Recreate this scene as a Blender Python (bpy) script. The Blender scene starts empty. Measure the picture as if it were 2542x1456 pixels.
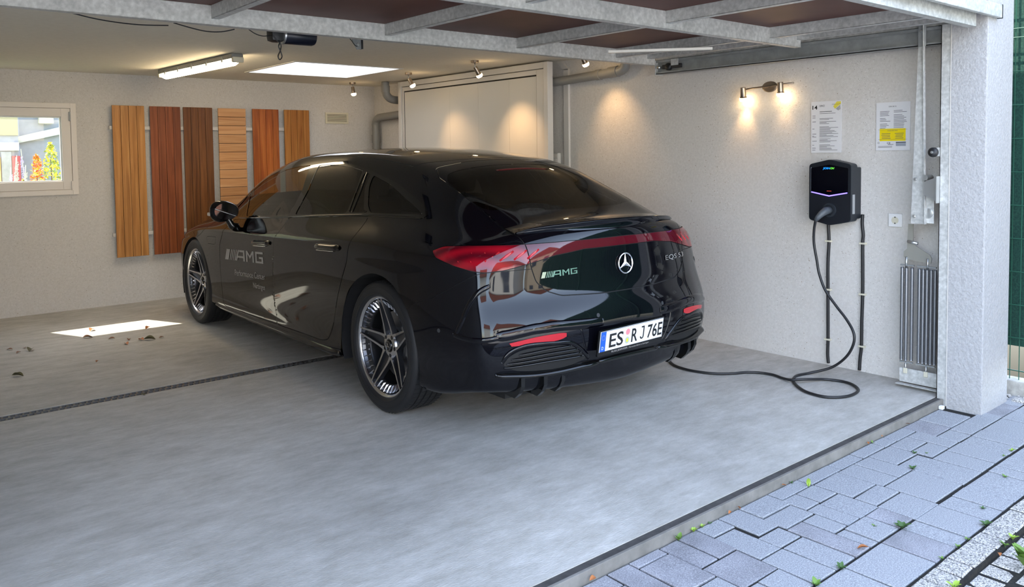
import bpy, bmesh, math, random
import numpy as np
from mathutils import Vector, Matrix, Euler
from mathutils.bvhtree import BVHTree
random.seed(7)
C = bpy.context.scene.collection
PI = math.pi

# ---------------------------------------------------------------- camera
cam_data = bpy.data.cameras.new('camera')
cam = bpy.data.objects.new('camera', cam_data)
C.objects.link(cam)
cam.location = (-5.1035, -2.0037, 1.4579)
cam.rotation_euler = (1.5208, 0.0124, -0.6956)
cam_data.sensor_width = 36
cam_data.lens = 2002.6 * 36 / 2542
cam_data.shift_y = (480.2 - 728) / 2542
cam_data.clip_start = .05
bpy.context.scene.camera = cam
# ---------------------------------------------------------------- world, sun, exposure
sc = bpy.context.scene
sc.view_settings.view_transform = 'Standard'
sc.view_settings.look = 'None'
sc.view_settings.gamma = 1
sc.view_settings.use_curve_mapping = False
sc.view_settings.exposure = 1.6
SUN_DIR = Vector((-.36, .79, 1)).normalized()
w = bpy.data.worlds.new('world'); sc.world = w; w.use_nodes = True
nt = w.node_tree; nt.nodes.clear()
wo = nt.nodes.new('ShaderNodeOutputWorld'); bg = nt.nodes.new('ShaderNodeBackground')
sky = nt.nodes.new('ShaderNodeTexSky'); sky.sky_type = 'NISHITA'; sky.sun_disc = False
sky.sun_elevation = math.asin(SUN_DIR.z); sky.sun_rotation = math.atan2(SUN_DIR.x, SUN_DIR.y)
sky.air_density = 1.0; sky.dust_density = 1.0; sky.ozone_density = 1.0
bg.inputs[1].default_value = .58
hs = nt.nodes.new('ShaderNodeHueSaturation'); hs.inputs['Saturation'].default_value = .72
nt.links.new(sky.outputs[0], hs.inputs['Color']); nt.links.new(hs.outputs[0], bg.inputs[0]); nt.links.new(bg.outputs[0], wo.inputs[0])
sl = bpy.data.lights.new('sun', 'SUN'); sl.energy = 5.5; sl.angle = .009; sl.color = (1, .93, .82)
so = bpy.data.objects.new('sun', sl); C.objects.link(so)
so.rotation_euler = SUN_DIR.to_track_quat('Z', 'Y').to_euler()

# ---------------------------------------------------------------- helpers
def link(o, parent=None):
    C.objects.link(o)
    if parent is not None: o.parent = parent
    return o
def tag(o, label=None, cat=None, group=None, kind=None):
    if label: o['label'] = label
    if cat: o['category'] = cat
    if group: o['group'] = group
    if kind: o['kind'] = kind
    return o
def empty(name, loc=(0, 0, 0), rz=0, label=None, cat=None, group=None):
    o = bpy.data.objects.new(name, None); o.location = loc; o.rotation_euler = (0, 0, rz)
    o.empty_display_size = .1
    link(o); return tag(o, label, cat, group)
def mesh_obj(name, V, F, mat, parent=None, smooth=False):
    me = bpy.data.meshes.new(name)
    me.from_pydata([tuple(map(float, v)) for v in V], [], [tuple(int(i) for i in f) for f in F])
    if smooth: me.shade_smooth()
    for m in (mat if isinstance(mat, (list, tuple)) else [mat]): me.materials.append(m)
    return link(bpy.data.objects.new(name, me), parent)
class MB:
    """collects boxes, tubes and lathes and links them as one mesh"""
    def __init__(s): s.V = []; s.F = []
    def add(s, V, F, M=None):
        o = len(s.V)
        for v in V: s.V.append(tuple(M @ Vector(v)) if M is not None else tuple(v))
        for f in F: s.F.append(tuple(i + o for i in f))
        return s
    def box(s, a, b, M=None, bev=0):
        x0, y0, z0 = [min(p, q) for p, q in zip(a, b)]; x1, y1, z1 = [max(p, q) for p, q in zip(a, b)]
        if bev > 0:
            e = min(bev, (x1-x0)*.45, (y1-y0)*.45, (z1-z0)*.45)
            bm = bmesh.new(); bmesh.ops.create_cube(bm, size=1)
            for v in bm.verts: v.co = Vector(((x0+x1)/2 + v.co.x*(x1-x0), (y0+y1)/2 + v.co.y*(y1-y0), (z0+z1)/2 + v.co.z*(z1-z0)))
            bmesh.ops.bevel(bm, geom=bm.edges[:], offset=e, segments=2, affect='EDGES', profile=.6)
            bm.verts.index_update()
            s.add([v.co.copy() for v in bm.verts], [[v.index for v in f.verts] for f in bm.faces], M); bm.free(); return s
        V = [(x0,y0,z0),(x1,y0,z0),(x1,y1,z0),(x0,y1,z0),(x0,y0,z1),(x1,y0,z1),(x1,y1,z1),(x0,y1,z1)]
        return s.add(V, [(0,3,2,1),(4,5,6,7),(0,1,5,4),(1,2,6,5),(2,3,7,6),(3,0,4,7)], M)
    def prism(s, poly, y0, y1, M=None):
        """polygon of (a,b) in the xz plane extruded along y"""
        n = len(poly)
        V = [(p[0], y0, p[1]) for p in poly] + [(p[0], y1, p[1]) for p in poly]
        return s.add(V, [tuple(range(n)), tuple(range(2*n-1, n-1, -1))] + [(i, i+n, (i+1) % n + n, (i+1) % n) for i in range(n)], M)
    def lathe(s, prof, n=24, M=None, cap=True):
        """profile of (r,z) turned about z"""
        V = []; F = []
        for r, z in prof:
            for k in range(n): V.append((r*math.cos(2*PI*k/n), r*math.sin(2*PI*k/n), z))
        for i in range(len(prof)-1):
            for k in range(n):
                a = i*n+k; b = i*n+(k+1) % n; F.append((a, b, b+n, a+n))
        if cap:
            F.append(tuple(range(n-1, -1, -1))); F.append(tuple((len(prof)-1)*n+k for k in range(n)))
        return s.add(V, F, M)
    def tube(s, pts, r, n=8, cap=True):
        pts = [Vector(p) for p in pts]; m = len(pts); V = []; F = []
        rs = r if isinstance(r, (list, tuple)) else [r]*m
        up = None
        for i, p in enumerate(pts):
            t = (pts[min(i+1, m-1)] - pts[max(i-1, 0)]).normalized()
            if up is None:
                up = Vector((0, 0, 1)) if abs(t.z) < .9 else Vector((1, 0, 0))
            a = t.cross(up).normalized(); up = a.cross(t).normalized()
            for k in range(n):
                an = 2*PI*k/n; V.append(p + (a*math.cos(an) + up*math.sin(an))*rs[i])
        for i in range(m-1):
            for k in range(n):
                q = i*n+k; b = i*n+(k+1) % n; F.append((q, b, b+n, q+n))
        if cap: F.append(tuple(range(n-1, -1, -1))); F.append(tuple((m-1)*n+k for k in range(n)))
        return s.add(V, F)
    def build(s, name, mat, parent=None, smooth=False, auto=None):
        o = mesh_obj(name, s.V, s.F, mat, parent)
        if smooth: o.data.shade_smooth()
        if auto is not None:
            o.data.shade_smooth(); sharp_by_angle(o.data, auto)
        return o
def sharp_by_angle(me, deg):
    bm = bmesh.new(); bm.from_mesh(me); c = math.radians(deg)
    for e in bm.edges:
        if len(e.link_faces) == 2 and e.calc_face_angle(0) > c: e.smooth = False
    bm.to_mesh(me); bm.free()
def crom(P, n=8, closed=False):
    P = [Vector(p) for p in P]; out = []; m = len(P)
    for i in range(m if closed else m-1):
        if closed: a, b, c, d = P[i-1], P[i], P[(i+1) % m], P[(i+2) % m]
        else: a, b, c, d = P[max(i-1, 0)], P[i], P[i+1], P[min(i+2, m-1)]
        for k in range(n):
            t = k/n
            out.append(.5*((2*b)+(c-a)*t+(2*a-5*b+4*c-d)*t*t+(3*b-a-3*c+d)*t**3))
    if not closed: out.append(P[-1])
    return out
def copy_tree(o, parent=None):
    c = o.copy(); C.objects.link(c)
    if parent is not None: c.parent = parent
    for ch in list(o.children): copy_tree(ch, c)
    return c

# ---------------------------------------------------------------- materials
def new_mat(name):
    m = bpy.data.materials.new(name); m.use_nodes = True
    return m, m.node_tree, m.node_tree.nodes['Principled BSDF']
def plain(name, col, rough=.5, metal=0, spec=.5, coat=0, bump=0, bscale=200, emis=None, estr=0):
    m, nt, p = new_mat(name)
    p.inputs['Base Color'].default_value = (*col, 1); p.inputs['Roughness'].default_value = rough
    p.inputs['Metallic'].default_value = metal; p.inputs['Specular IOR Level'].default_value = spec
    p.inputs['Coat Weight'].default_value = coat
    if emis: p.inputs['Emission Color'].default_value = (*emis, 1); p.inputs['Emission Strength'].default_value = estr
    if bump:
        tc = nt.nodes.new('ShaderNodeTexCoord'); n = nt.nodes.new('ShaderNodeTexNoise'); n.inputs['Scale'].default_value = bscale
        b = nt.nodes.new('ShaderNodeBump'); b.inputs['Strength'].default_value = bump; b.inputs['Distance'].default_value = .002
        nt.links.new(tc.outputs['Object'], n.inputs['Vector']); nt.links.new(n.outputs[0], b.inputs['Height']); nt.links.new(b.outputs[0], p.inputs['Normal'])
    return m
def noise_mat(name, stops, scale, rough=.8, metal=0, detail=6, bump=.3, bdist=.003, bscale=None, stretch=(1,1,1), spec=.4, speck=None, voro=None, coord='Object', nrough=.6, big=None):
    """ramp of colours driven by noise; speck = list of (scale, threshold, colour) of fine grains"""
    m, nt, p = new_mat(name); N = nt.nodes; L = nt.links
    tc = N.new('ShaderNodeTexCoord'); mp = N.new('ShaderNodeMapping'); mp.inputs['Scale'].default_value = stretch
    L.new(tc.outputs[coord], mp.inputs['Vector'])
    if voro:
        n = N.new('ShaderNodeTexVoronoi'); n.inputs['Scale'].default_value = scale; L.new(mp.outputs[0], n.inputs['Vector']); src = n.outputs['Color']
    else:
        n = N.new('ShaderNodeTexNoise'); n.inputs['Scale'].default_value = scale; n.inputs['Detail'].default_value = detail; n.inputs['Roughness'].default_value = nrough
        L.new(mp.outputs[0], n.inputs['Vector']); src = n.outputs[0]
    r = N.new('ShaderNodeValToRGB'); L.new(src, r.inputs[0])
    e = r.color_ramp.elements
    e[0].position = stops[0][0]; e[0].color = (*stops[0][1], 1); e[1].position = stops[-1][0]; e[1].color = (*stops[-1][1], 1)
    for pos, c in stops[1:-1]: x = e.new(pos); x.color = (*c, 1)
    col = r.outputs[0]
    if big:
        bn = N.new('ShaderNodeTexNoise'); bn.inputs['Scale'].default_value = big[0]; bn.inputs['Detail'].default_value = 4; L.new(tc.outputs[coord], bn.inputs['Vector'])
        br = N.new('ShaderNodeMapRange'); br.inputs['From Min'].default_value = .3; br.inputs['From Max'].default_value = .7; br.inputs['To Min'].default_value = big[1]; br.inputs['To Max'].default_value = big[2]
        L.new(bn.outputs[0], br.inputs['Value'])
        mx = N.new('ShaderNodeMix'); mx.data_type = 'RGBA'; mx.blend_type = 'MULTIPLY'; mx.inputs[0].default_value = 1
        L.new(col, mx.inputs[6]); L.new(br.outputs[0], mx.inputs[7]); col = mx.outputs[2]
    for s_, th, c_ in (speck or []):
        v = N.new('ShaderNodeTexVoronoi'); v.inputs['Scale'].default_value = s_; L.new(tc.outputs[coord], v.inputs['Vector'])
        sp = N.new('ShaderNodeSeparateColor'); L.new(v.outputs['Color'], sp.inputs[0])
        g = N.new('ShaderNodeMath'); g.operation = 'GREATER_THAN'; g.inputs[1].default_value = th; L.new(sp.outputs[0], g.inputs[0])
        g2 = N.new('ShaderNodeMath'); g2.operation = 'LESS_THAN'; g2.inputs[1].default_value = .42/1; L.new(v.outputs['Distance'], g2.inputs[0])
        g3 = N.new('ShaderNodeMath'); g3.operation = 'MULTIPLY'; L.new(g.outputs[0], g3.inputs[0]); L.new(g2.outputs[0], g3.inputs[1])
        mx = N.new('ShaderNodeMix'); mx.data_type = 'RGBA'; L.new(g3.outputs[0], mx.inputs[0]); L.new(col, mx.inputs[6]); mx.inputs[7].default_value = (*c_, 1); col = mx.outputs[2]
    L.new(col, p.inputs['Base Color'])
    p.inputs['Roughness'].default_value = rough; p.inputs['Metallic'].default_value = metal; p.inputs['Specular IOR Level'].default_value = spec
    if bump:
        n2 = N.new('ShaderNodeTexNoise'); n2.inputs['Scale'].default_value = bscale or scale*2; n2.inputs['Detail'].default_value = 5
        L.new(mp.outputs[0], n2.inputs['Vector'])
        b = N.new('ShaderNodeBump'); b.inputs['Strength'].default_value = bump; b.inputs['Distance'].default_value = bdist
        L.new(n2.outputs[0], b.inputs['Height']); L.new(b.outputs[0], p.inputs['Normal'])
    return m
def glass_mat(name, tint, rough=0.0, ior=1.5):
    """thin pane: tinted see-through with a mirror reflection"""
    m = bpy.data.materials.new(name); m.use_nodes = True; nt = m.node_tree; N = nt.nodes; N.clear()
    o = N.new('ShaderNodeOutputMaterial'); t = N.new('ShaderNodeBsdfTransparent'); t.inputs[0].default_value = (*tint, 1)
    g = N.new('ShaderNodeBsdfGlossy'); g.inputs['Roughness'].default_value = rough
    L = nt.links; ge = N.new('ShaderNodeNewGeometry'); dt = N.new('ShaderNodeVectorMath'); dt.operation = 'DOT_PRODUCT'; L.new(ge.outputs['Normal'], dt.inputs[0]); L.new(ge.outputs['Incoming'], dt.inputs[1])
    ab = N.new('ShaderNodeMath'); ab.operation = 'ABSOLUTE'; L.new(dt.outputs['Value'], ab.inputs[0]); on_ = N.new('ShaderNodeMath'); on_.operation = 'SUBTRACT'; on_.inputs[0].default_value = 1; L.new(ab.outputs[0], on_.inputs[1])
    pw = N.new('ShaderNodeMath'); pw.operation = 'POWER'; pw.inputs[1].default_value = 5; L.new(on_.outputs[0], pw.inputs[0]); f0 = ((ior-1)/(ior+1))**2
    f = N.new('ShaderNodeMath'); f.operation = 'MULTIPLY_ADD'; f.inputs[1].default_value = 1-f0; f.inputs[2].default_value = f0; L.new(pw.outputs[0], f.inputs[0]); mx = N.new('ShaderNodeMixShader')
    nt.links.new(f.outputs[0], mx.inputs[0]); nt.links.new(t.outputs[0], mx.inputs[1]); nt.links.new(g.outputs[0], mx.inputs[2]); nt.links.new(mx.outputs[0], o.inputs[0])
    return m
M = {}
M['paint'] = plain('black_car_paint', (.002, .002, .0035), .04, 0, .40, 0)
M['gloss_black'] = plain('gloss_black_trim', (.004, .004, .004), .06)
M['matte_black'] = plain('matte_black', (.006, .006, .006), .7)
M['plastic_black'] = plain('black_plastic', (.015, .015, .016), .45)
M['dark_grey'] = plain('dark_grey_plastic', (.03, .032, .035), .5)
M['chrome'] = plain('chrome', (.85, .86, .88), .06, 1)
M['rubber'] = plain('tyre_rubber', (.012, .012, .013), .55, 0, .4, bump=.2, bscale=300)
M['white_print'] = plain('silver_lettering', (.36, .34, .32), .5)
M['white'] = plain('white_paint', (.75, .74, .72), .4)
def srgb(r, g, b):
    f = lambda c: (c/255/12.92 if c/255 <= .04045 else ((c/255+.055)/1.055)**2.4)
    return (f(r), f(g), f(b))
def ss(o): o['kind'] = 'structure'; return o
CEIL = 2.2855; BY = 6.645; LX = -6.3
# ---------------------------------------------------------------- shell materials
M['floor'] = noise_mat('concrete_floor', [(.28, (.33,.31,.265)), (.5, (.47,.45,.405)), (.72, (.63,.605,.56))], 4.5, rough=.62, detail=14, nrough=.80, bump=.45, bdist=.004, bscale=70, stretch=(1, 2.4, 1), spec=.35, big=(.8, .78, 1.12))
M['wall'] = noise_mat('speckled_wall', [(.35, (.56,.53,.49)), (.65, (.62,.59,.55))], 60, rough=.9, detail=5, bump=.5, bdist=.003, bscale=150, spec=.2,
    speck=[(200, .965, (.74,.72,.69)), (190, .985, (.32,.29,.26)), (120, .994, (.34,.28,.22))])
M['ceiling'] = noise_mat('ceiling_paint', [(.4, (.74,.69,.58)), (.6, (.77,.72,.61))], 30, rough=.9, detail=4, bump=.3, bdist=.002, bscale=120, spec=.2)
M['render'] = noise_mat('white_rough_render', [(.4, (.37,.365,.36)), (.6, (.42,.415,.41))], 80, rough=.95, detail=4, bump=.9, bdist=.006, bscale=55, spec=.15)
M['galv'] = noise_mat('galvanised_steel', [(.30, (.42,.42,.40)), (.5, (.52,.52,.495)), (.72, (.66,.66,.63))], 42, rough=.5, metal=.25, detail=5, bump=.05, nrough=.55, big=(5, .86, 1.1))
M['galv_dark'] = noise_mat('dull_steel', [(.3, (.24,.25,.245)), (.7, (.33,.34,.335))], 14, rough=.45, metal=.35, detail=3, bump=.03)
M['steel'] = plain('zinc_plated_steel', (.55,.56,.55), .3, .85)
M['panel_red'] = noise_mat('brown_door_panel', [(.4, (.085,.034,.026)), (.6, (.105,.042,.033))], 3, rough=.5, detail=2, bump=0, spec=.2)
M['pvc'] = plain('grey_pvc', (.22,.215,.20), .45)
M['white_frame'] = plain('white_frame_paint', (.62,.59,.54), .4)
M['white_panel'] = plain('white_panel', (.60,.575,.52), .38)
M['window_white'] = plain('window_frame_white', (.74,.68,.61), .35)
M['cream'] = plain('cream_plastic', (.62,.58,.45), .5)
M['cable'] = plain('black_cable', (.012,.012,.013), .45)
M['rust_strip'] = noise_mat('threshold_steel', [(.3, (.17,.16,.14)), (.7, (.26,.245,.22))], 12, rough=.7, metal=.1, detail=8, bump=.2, bdist=.002)
M['dark_strip'] = noise_mat('dark_rubber_strip', [(.3, (.045,.042,.04)), (.7, (.08,.075,.07))], 20, rough=.75, detail=6, bump=.3, bdist=.002)
# ---------------------------------------------------------------- floor with the drain slot
D0, D1 = 3.236, 3.340
mb = MB(); mb.box((LX, 0, -.2), (.15, D0, 0)); mb.box((LX, D1, -.2), (.15, BY+.2, 0)); mb.box((LX, D0, -.2), (.15, D1, -.06))
fl = ss(mb.build('floor', M['floor']))
ss(MB().box((LX, -.034, -.25), (-.03, 0, -.003)).build('trim_1', M['dark_strip']))
mb = MB(); mb.box((LX, -.048, -.25), (-.03, -.034, -.001), None, .002); ss(mb.build('trim_2', M['rust_strip']))
# ---------------------------------------------------------------- walls, ceiling with the skylight opening
def wallq(name, pts, mat, th):
    """a thick upright wall between two floor points"""
    (x0, y0), (x1, y1) = pts; dx, dy = x1-x0, y1-y0; l = math.hypot(dx, dy); nx, ny = -dy/l*th, dx/l*th
    V = [(x0,y0,-.2),(x1,y1,-.2),(x1+nx,y1+ny,-.2),(x0+nx,y0+ny,-.2),(x0,y0,2.6),(x1,y1,2.6),(x1+nx,y1+ny,2.6),(x0+nx,y0+ny,2.6)]
    return ss(mesh_obj(name, V, [(0,3,2,1),(4,5,6,7),(0,1,5,4),(1,2,6,5),(2,3,7,6),(3,0,4,7)], mat))
wallq('wall_right', [(-.062, BY+.2), (0, -.06)], M['wall'], .152)
WX0, WX1, WZ0, WZ1 = -4.40, -3.335, 1.115, 1.985
mb = MB(); mb.box((LX, BY, -.2), (WX0+.04, BY+.15, 2.6)); mb.box((WX1-.04, BY, -.2), (-.06, BY+.15, 2.6)); mb.box((WX0+.04, BY, -.2), (WX1-.04, BY+.15, WZ0+.04)); mb.box((WX0+.04, BY, WZ1-.04), (WX1-.04, BY+.15, 2.6))
ss(mb.build('wall_back', M['wall']))
ss(MB().box((LX-.15, -.25, -.2), (LX, BY+.15, 2.6)).build('wall_left', M['wall']))
SX0, SX1, SY0, SY1 = -1.975, -.91, 4.70, 5.76
mb = MB()
HX0, HX1, HY0, HY1 = SX0-.034, SX1+.034, SY0-.034, SY1+.034
for a, b in (((LX, -.254), (HX0, BY+.15)), ((HX1, -.254), (.15, BY+.15)), ((HX0, -.254), (HX1, HY0)), ((HX0, HY1), (HX1, BY+.15))):
    mb.box((a[0], a[1] if a[1] > 0 else .05, CEIL), (b[0], b[1], CEIL+.22))
ss(mb.build('ceiling', M['ceiling']))
mb = MB(); mb.box((LX-.15, -.253, 2.27), (-.229, -.06, 2.95)); mb.box((LX-.15, -.06, CEIL+.22), (-.229, .05, 2.95)); ss(mb.build('wall_front', M['render']))
mb = MB(); mb.box((-.228, -.254, -.2), (.153, -.062, 2.95), None, .006); ss(mb.build('trim_3', M['render']))
mb = MB(); mb.box((LX-.151, -.255, -.2), (LX+.22, -.062, 2.27)); ss(mb.build('trim_4', M['render']))
# skylight: shaft lining and milky dome
sk = empty('skylight', (SX0+.53, SY0+.53, CEIL), 0, 'square milky skylight dome over a white shaft in the ceiling', 'skylight')
mb = MB()
def loc(p): return (p[0]-(SX0+.53), p[1]-(SY0+.53), p[2]-CEIL)
for a, b in (((SX0-.03, SY0-.03, CEIL-.004), (SX0, SY1+.03, CEIL+.30)), ((SX1, SY0-.03, CEIL-.004), (SX1+.03, SY1+.03, CEIL+.30)), ((SX0, SY0-.03, CEIL-.004), (SX1, SY0, CEIL+.30)), ((SX0, SY1, CEIL-.004), (SX1, SY1+.03, CEIL+.30))): mb.box(loc(a), loc(b))
mb.build('shaft', M['white'], sk)
dome_m = bpy.data.materials.new('milky_acrylic'); dome_m.use_nodes = True; n_ = dome_m.node_tree.nodes; n_.clear()
o_ = n_.new('ShaderNodeOutputMaterial'); t_ = n_.new('ShaderNodeBsdfTranslucent'); t_.inputs[0].default_value = (.70,.70,.68,1); d_ = n_.new('ShaderNodeBsdfDiffuse'); d_.inputs[0].default_value = (.8,.8,.8,1)
x_ = n_.new('ShaderNodeMixShader'); x_.inputs[0].default_value = .18; l_ = dome_m.node_tree.links; l_.new(t_.outputs[0], x_.inputs[1]); l_.new(d_.outputs[0], x_.inputs[2]); l_.new(x_.outputs[0], o_.inputs[0])
V = []; F = []; n = 10
for i in range(n+1):
    for j in range(n+1):
        u, v = i/n*2-1, j/n*2-1; V.append((u*.56, v*.56, .29+.16*(1-u**4)*(1-v**4)))
for i in range(n):
    for j in range(n): a = i*(n+1)+j; F.append((a, a+n+1, a+n+2, a+1))
mesh_obj('dome', V, F, dome_m, sk, True)
# ---------------------------------------------------------------- window in the back wall
win = empty('window_1', (WX0, BY, WZ0)); ss(win)
def wbox(mb, x0, x1, z0, z1, y0, y1, bev=.003): mb.box((x0-WX0, y0-BY, z0-WZ0), (x1-WX0, y1-BY, z1-WZ0), None, bev); return mb
def frame4(name, x0, x1, z0, z1, w_, y0, y1, mat, par):
    mb = MB(); wbox(mb, x0, x0+w_, z0, z1, y0, y1); wbox(mb, x1-w_, x1, z0, z1, y0, y1); wbox(mb, x0+w_, x1-w_, z0, z0+w_, y0, y1); wbox(mb, x0+w_, x1-w_, z1-w_, z1, y0, y1)
    return mb.build(name, mat, par)
frame4('window_frame', WX0, WX1, WZ0, WZ1, .048, BY-.018, BY+.10, M['window_white'], win)
sash = frame4('sash', WX0+.05, WX1-.05, WZ0+.05, WZ1-.05, .078, BY-.012, BY+.06, M['window_white'], win)
frame4('glazing_bead', WX0+.128, WX1-.128, WZ0+.128, WZ1-.128, .012, BY+.004, BY+.03, M['white'], sash)
mb = MB(); wbox(mb, WX0+.13, WX1-.13, WZ0+.13, WZ1-.13, BY+.018, BY+.022, 0); mb.build('pane', glass_mat('window_glass', (.93,.95,.94)), sash)
for z in (1.20, 1.86):
    mb = MB(); wbox(mb, WX1-.062, WX1-.048, z-.045, z+.045, BY-.028, BY-.010, .003); mb.build('hinge', M['galv_dark'] if z > 1.5 else M['window_white'], win)
# ---------------------------------------------------------------- wooden sample panels on two rails
def wood_mat(name, c0, c1, c2, sc_=1):
    m, nt, p = new_mat(name); N = nt.nodes; L = nt.links
    tc = N.new('ShaderNodeTexCoord'); oi = N.new('ShaderNodeObjectInfo'); ad = N.new('ShaderNodeVectorMath'); ad.operation = 'ADD'
    cmb = N.new('ShaderNodeMath'); cmb.operation = 'MULTIPLY'; cmb.inputs[1].default_value = 9; L.new(oi.outputs['Random'], cmb.inputs[0])
    L.new(tc.outputs['Object'], ad.inputs[0]); L.new(cmb.outputs[0], ad.inputs[1])
    mp = N.new('ShaderNodeMapping'); mp.inputs['Scale'].default_value = (40*sc_, 10, 1.6) if sc_ > 0 else (1.6, 10, 26); L.new(ad.outputs[0], mp.inputs[0])
    n = N.new('ShaderNodeTexNoise'); n.inputs['Scale'].default_value = 1.0; n.inputs['Detail'].default_value = 8; n.inputs['Distortion'].default_value = .6; L.new(mp.outputs[0], n.inputs[0])
    r = N.new('ShaderNodeValToRGB'); e = r.color_ramp.elements; e[0].position = .30; e[0].color = (*c0, 1); e[1].position = .72; e[1].color = (*c2, 1); x = e.new(.5); x.color = (*c1, 1)
    L.new(n.outputs[0], r.inputs[0])
    hs = N.new('ShaderNodeHueSaturation'); mr = N.new('ShaderNodeMapRange'); mr.inputs['To Min'].default_value = .88; mr.inputs['To Max'].default_value = 1.1; L.new(oi.outputs['Random'], mr.inputs[0]); L.new(mr.outputs[0], hs.inputs['Value']); L.new(r.outputs[0], hs.inputs['Color'])
    L.new(hs.outputs[0], p.inputs['Base Color']); p.inputs['Roughness'].default_value = .42; p.inputs['Specular IOR Level'].default_value = .35
    b = N.new('ShaderNodeBump'); b.inputs['Strength'].default_value = .15; b.inputs['Distance'].default_value = .001; L.new(n.outputs[0], b.inputs['Height']); L.new(b.outputs[0], p.inputs['Normal'])
    return m
WP = [(-3.028, 'honey oak coloured', 'leftmost, beside the window', srgb(150,98,45), srgb(178,122,62), srgb(196,142,80)),
      (-2.678, 'reddish mahogany coloured', 'second from the window', srgb(108,54,26), srgb(134,72,38), srgb(152,86,50)),
      (-2.350, 'dark walnut coloured', 'the darkest of the row', srgb(78,42,16), srgb(104,62,28), srgb(124,78,38)),
      (-1.990, 'pale horizontally slatted', 'the only one with cross slats', srgb(172,118,72), srgb(192,140,92), srgb(208,160,112)),
      (-1.616, 'orange teak coloured', 'fifth from the window', srgb(140,66,22), srgb(172,92,36), srgb(190,112,52)),
      (-1.250, 'golden brown coloured', 'the one nearest the vent', srgb(142,84,30), srgb(172,110,48), srgb(190,130,64))]
for i, (x, look, where, c0, c1, c2) in enumerate(WP):
    z0, z1 = .475, 1.975; y = BY-.058
    t = empty('wood_panel', (x, y, z0), 0, look+' wood sample panel on the back wall, '+where, 'panel', 'wood sample panels on the back wall')
    if i == 3:
        m = wood_mat('wood_slat', c0, c1, c2, -1); mb = MB(); mb.box((.001,-.008,.0015), (.299,.010,.0915), None, .004)
        me = None
        for k in range(16):
            if me is None: o = mb.build('board', m, t); me = o.data
            else: o = link(bpy.data.objects.new('board', me), t)
            o.location = (0, random.uniform(-.001, .001), k*.0938)
    else:
        m = wood_mat('wood_board', c0, c1, c2); me = None
        for k in range(4):
            if me is None:
                mb = MB(); mb.box((.0014,-.008,0), (.0734,.010,1.5), None, .0025); mb.box((.0335,-.0086,0.002), (.0355,-.0078,1.498)); o = mb.build('board', m, t); me = o.data
            else: o = link(bpy.data.objects.new('board', me), t)
            o.location = (k*.075, random.uniform(-.0008, .0008), 0)
    MB().box((.004, .010, .004), (.296, .016, 1.496)).build('backing', M['matte_black'], t)
for z, lb in ((1.757, 'upper'), (.700, 'lower')):
    o = MB().box((-3.05, BY-.042, z-.018), (-.93, BY, z+.018), None, .003).build('mounting_rail', M['white_frame']); tag(o, lb+' white rail behind the wood sample panels', 'rail', 'rails of the wood panels')
# ---------------------------------------------------------------- vent grille
t = empty('vent_grille', (-.72, BY, 1.83), 0, 'small cream louvred vent high on the back wall', 'vent')
mb = MB(); 
for a, b in (((0,-.012,0),(.30,0,.022)), ((0,-.012,.108),(.30,0,.13)), ((0,-.012,.022),(.024,0,.108)), ((.276,-.012,.022),(.30,0,.108))): mb.box(a, b, None, .003)
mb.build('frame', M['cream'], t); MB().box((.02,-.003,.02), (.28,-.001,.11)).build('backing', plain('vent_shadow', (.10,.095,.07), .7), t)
sl_ = MB(); sl_.box((.024,-.010,0), (.276,-.004,.006)); me = None
for k in range(8):
    if me is None: o = sl_.build('slat', M['cream'], t); me = o.data
    else: o = link(bpy.data.objects.new('slat', me), t)
    o.location.z = .026+k*.0102
# ---------------------------------------------------------------- white framed panel wall standing off the right wall
t = empty('sliding_panel', (-.205, 3.335, 0), 0, 'large white framed panel unit in front of the right wall beyond the car', 'partition')
XB = 0; Y1 = 2.48; H = 2.27
mb = MB()
for a, b in (((-.02,0,0),(.045,.055,H)), ((-.02,Y1-.04,0),(.045,Y1+.02,H)), ((-.02,.055,H-.055),(.045,Y1-.04,H)), ((-.02,.055,0),(.045,Y1-.04,.055))): mb.box(a, b, None, .004)
mb.build('outer_frame', M['white_frame'], t)
mb = MB()
for a, b in (((-.006,.060,.06),(.03,.165,H-.06)), ((-.006,Y1-.075,.06),(.03,Y1-.045,H-.06)), ((-.006,.165,H-.105),(.03,Y1-.075,H-.06)), ((-.006,.165,.06),(.03,Y1-.075,.105))): mb.box(a, b, None, .003)
mb.build('inner_frame', M['white_frame'], t)
mb = MB(); mb.box((.004,.16,.10), (.03,Y1-.07,H-.10)); mb.build('shadow_gap', M['matte_black'], t)
ys = [.172, .56, 1.04, 1.53, Y1-.088]
for k in range(4):
    MB().box((.0,ys[k]+.0008,.115), (.006,ys[k+1]-.0008,H-.118)).build('panel', M['white_panel'], t)
MB().box((.045,.01,0),(.05,Y1,H)).build('back_sheet', M['white_frame'], t)
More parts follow.
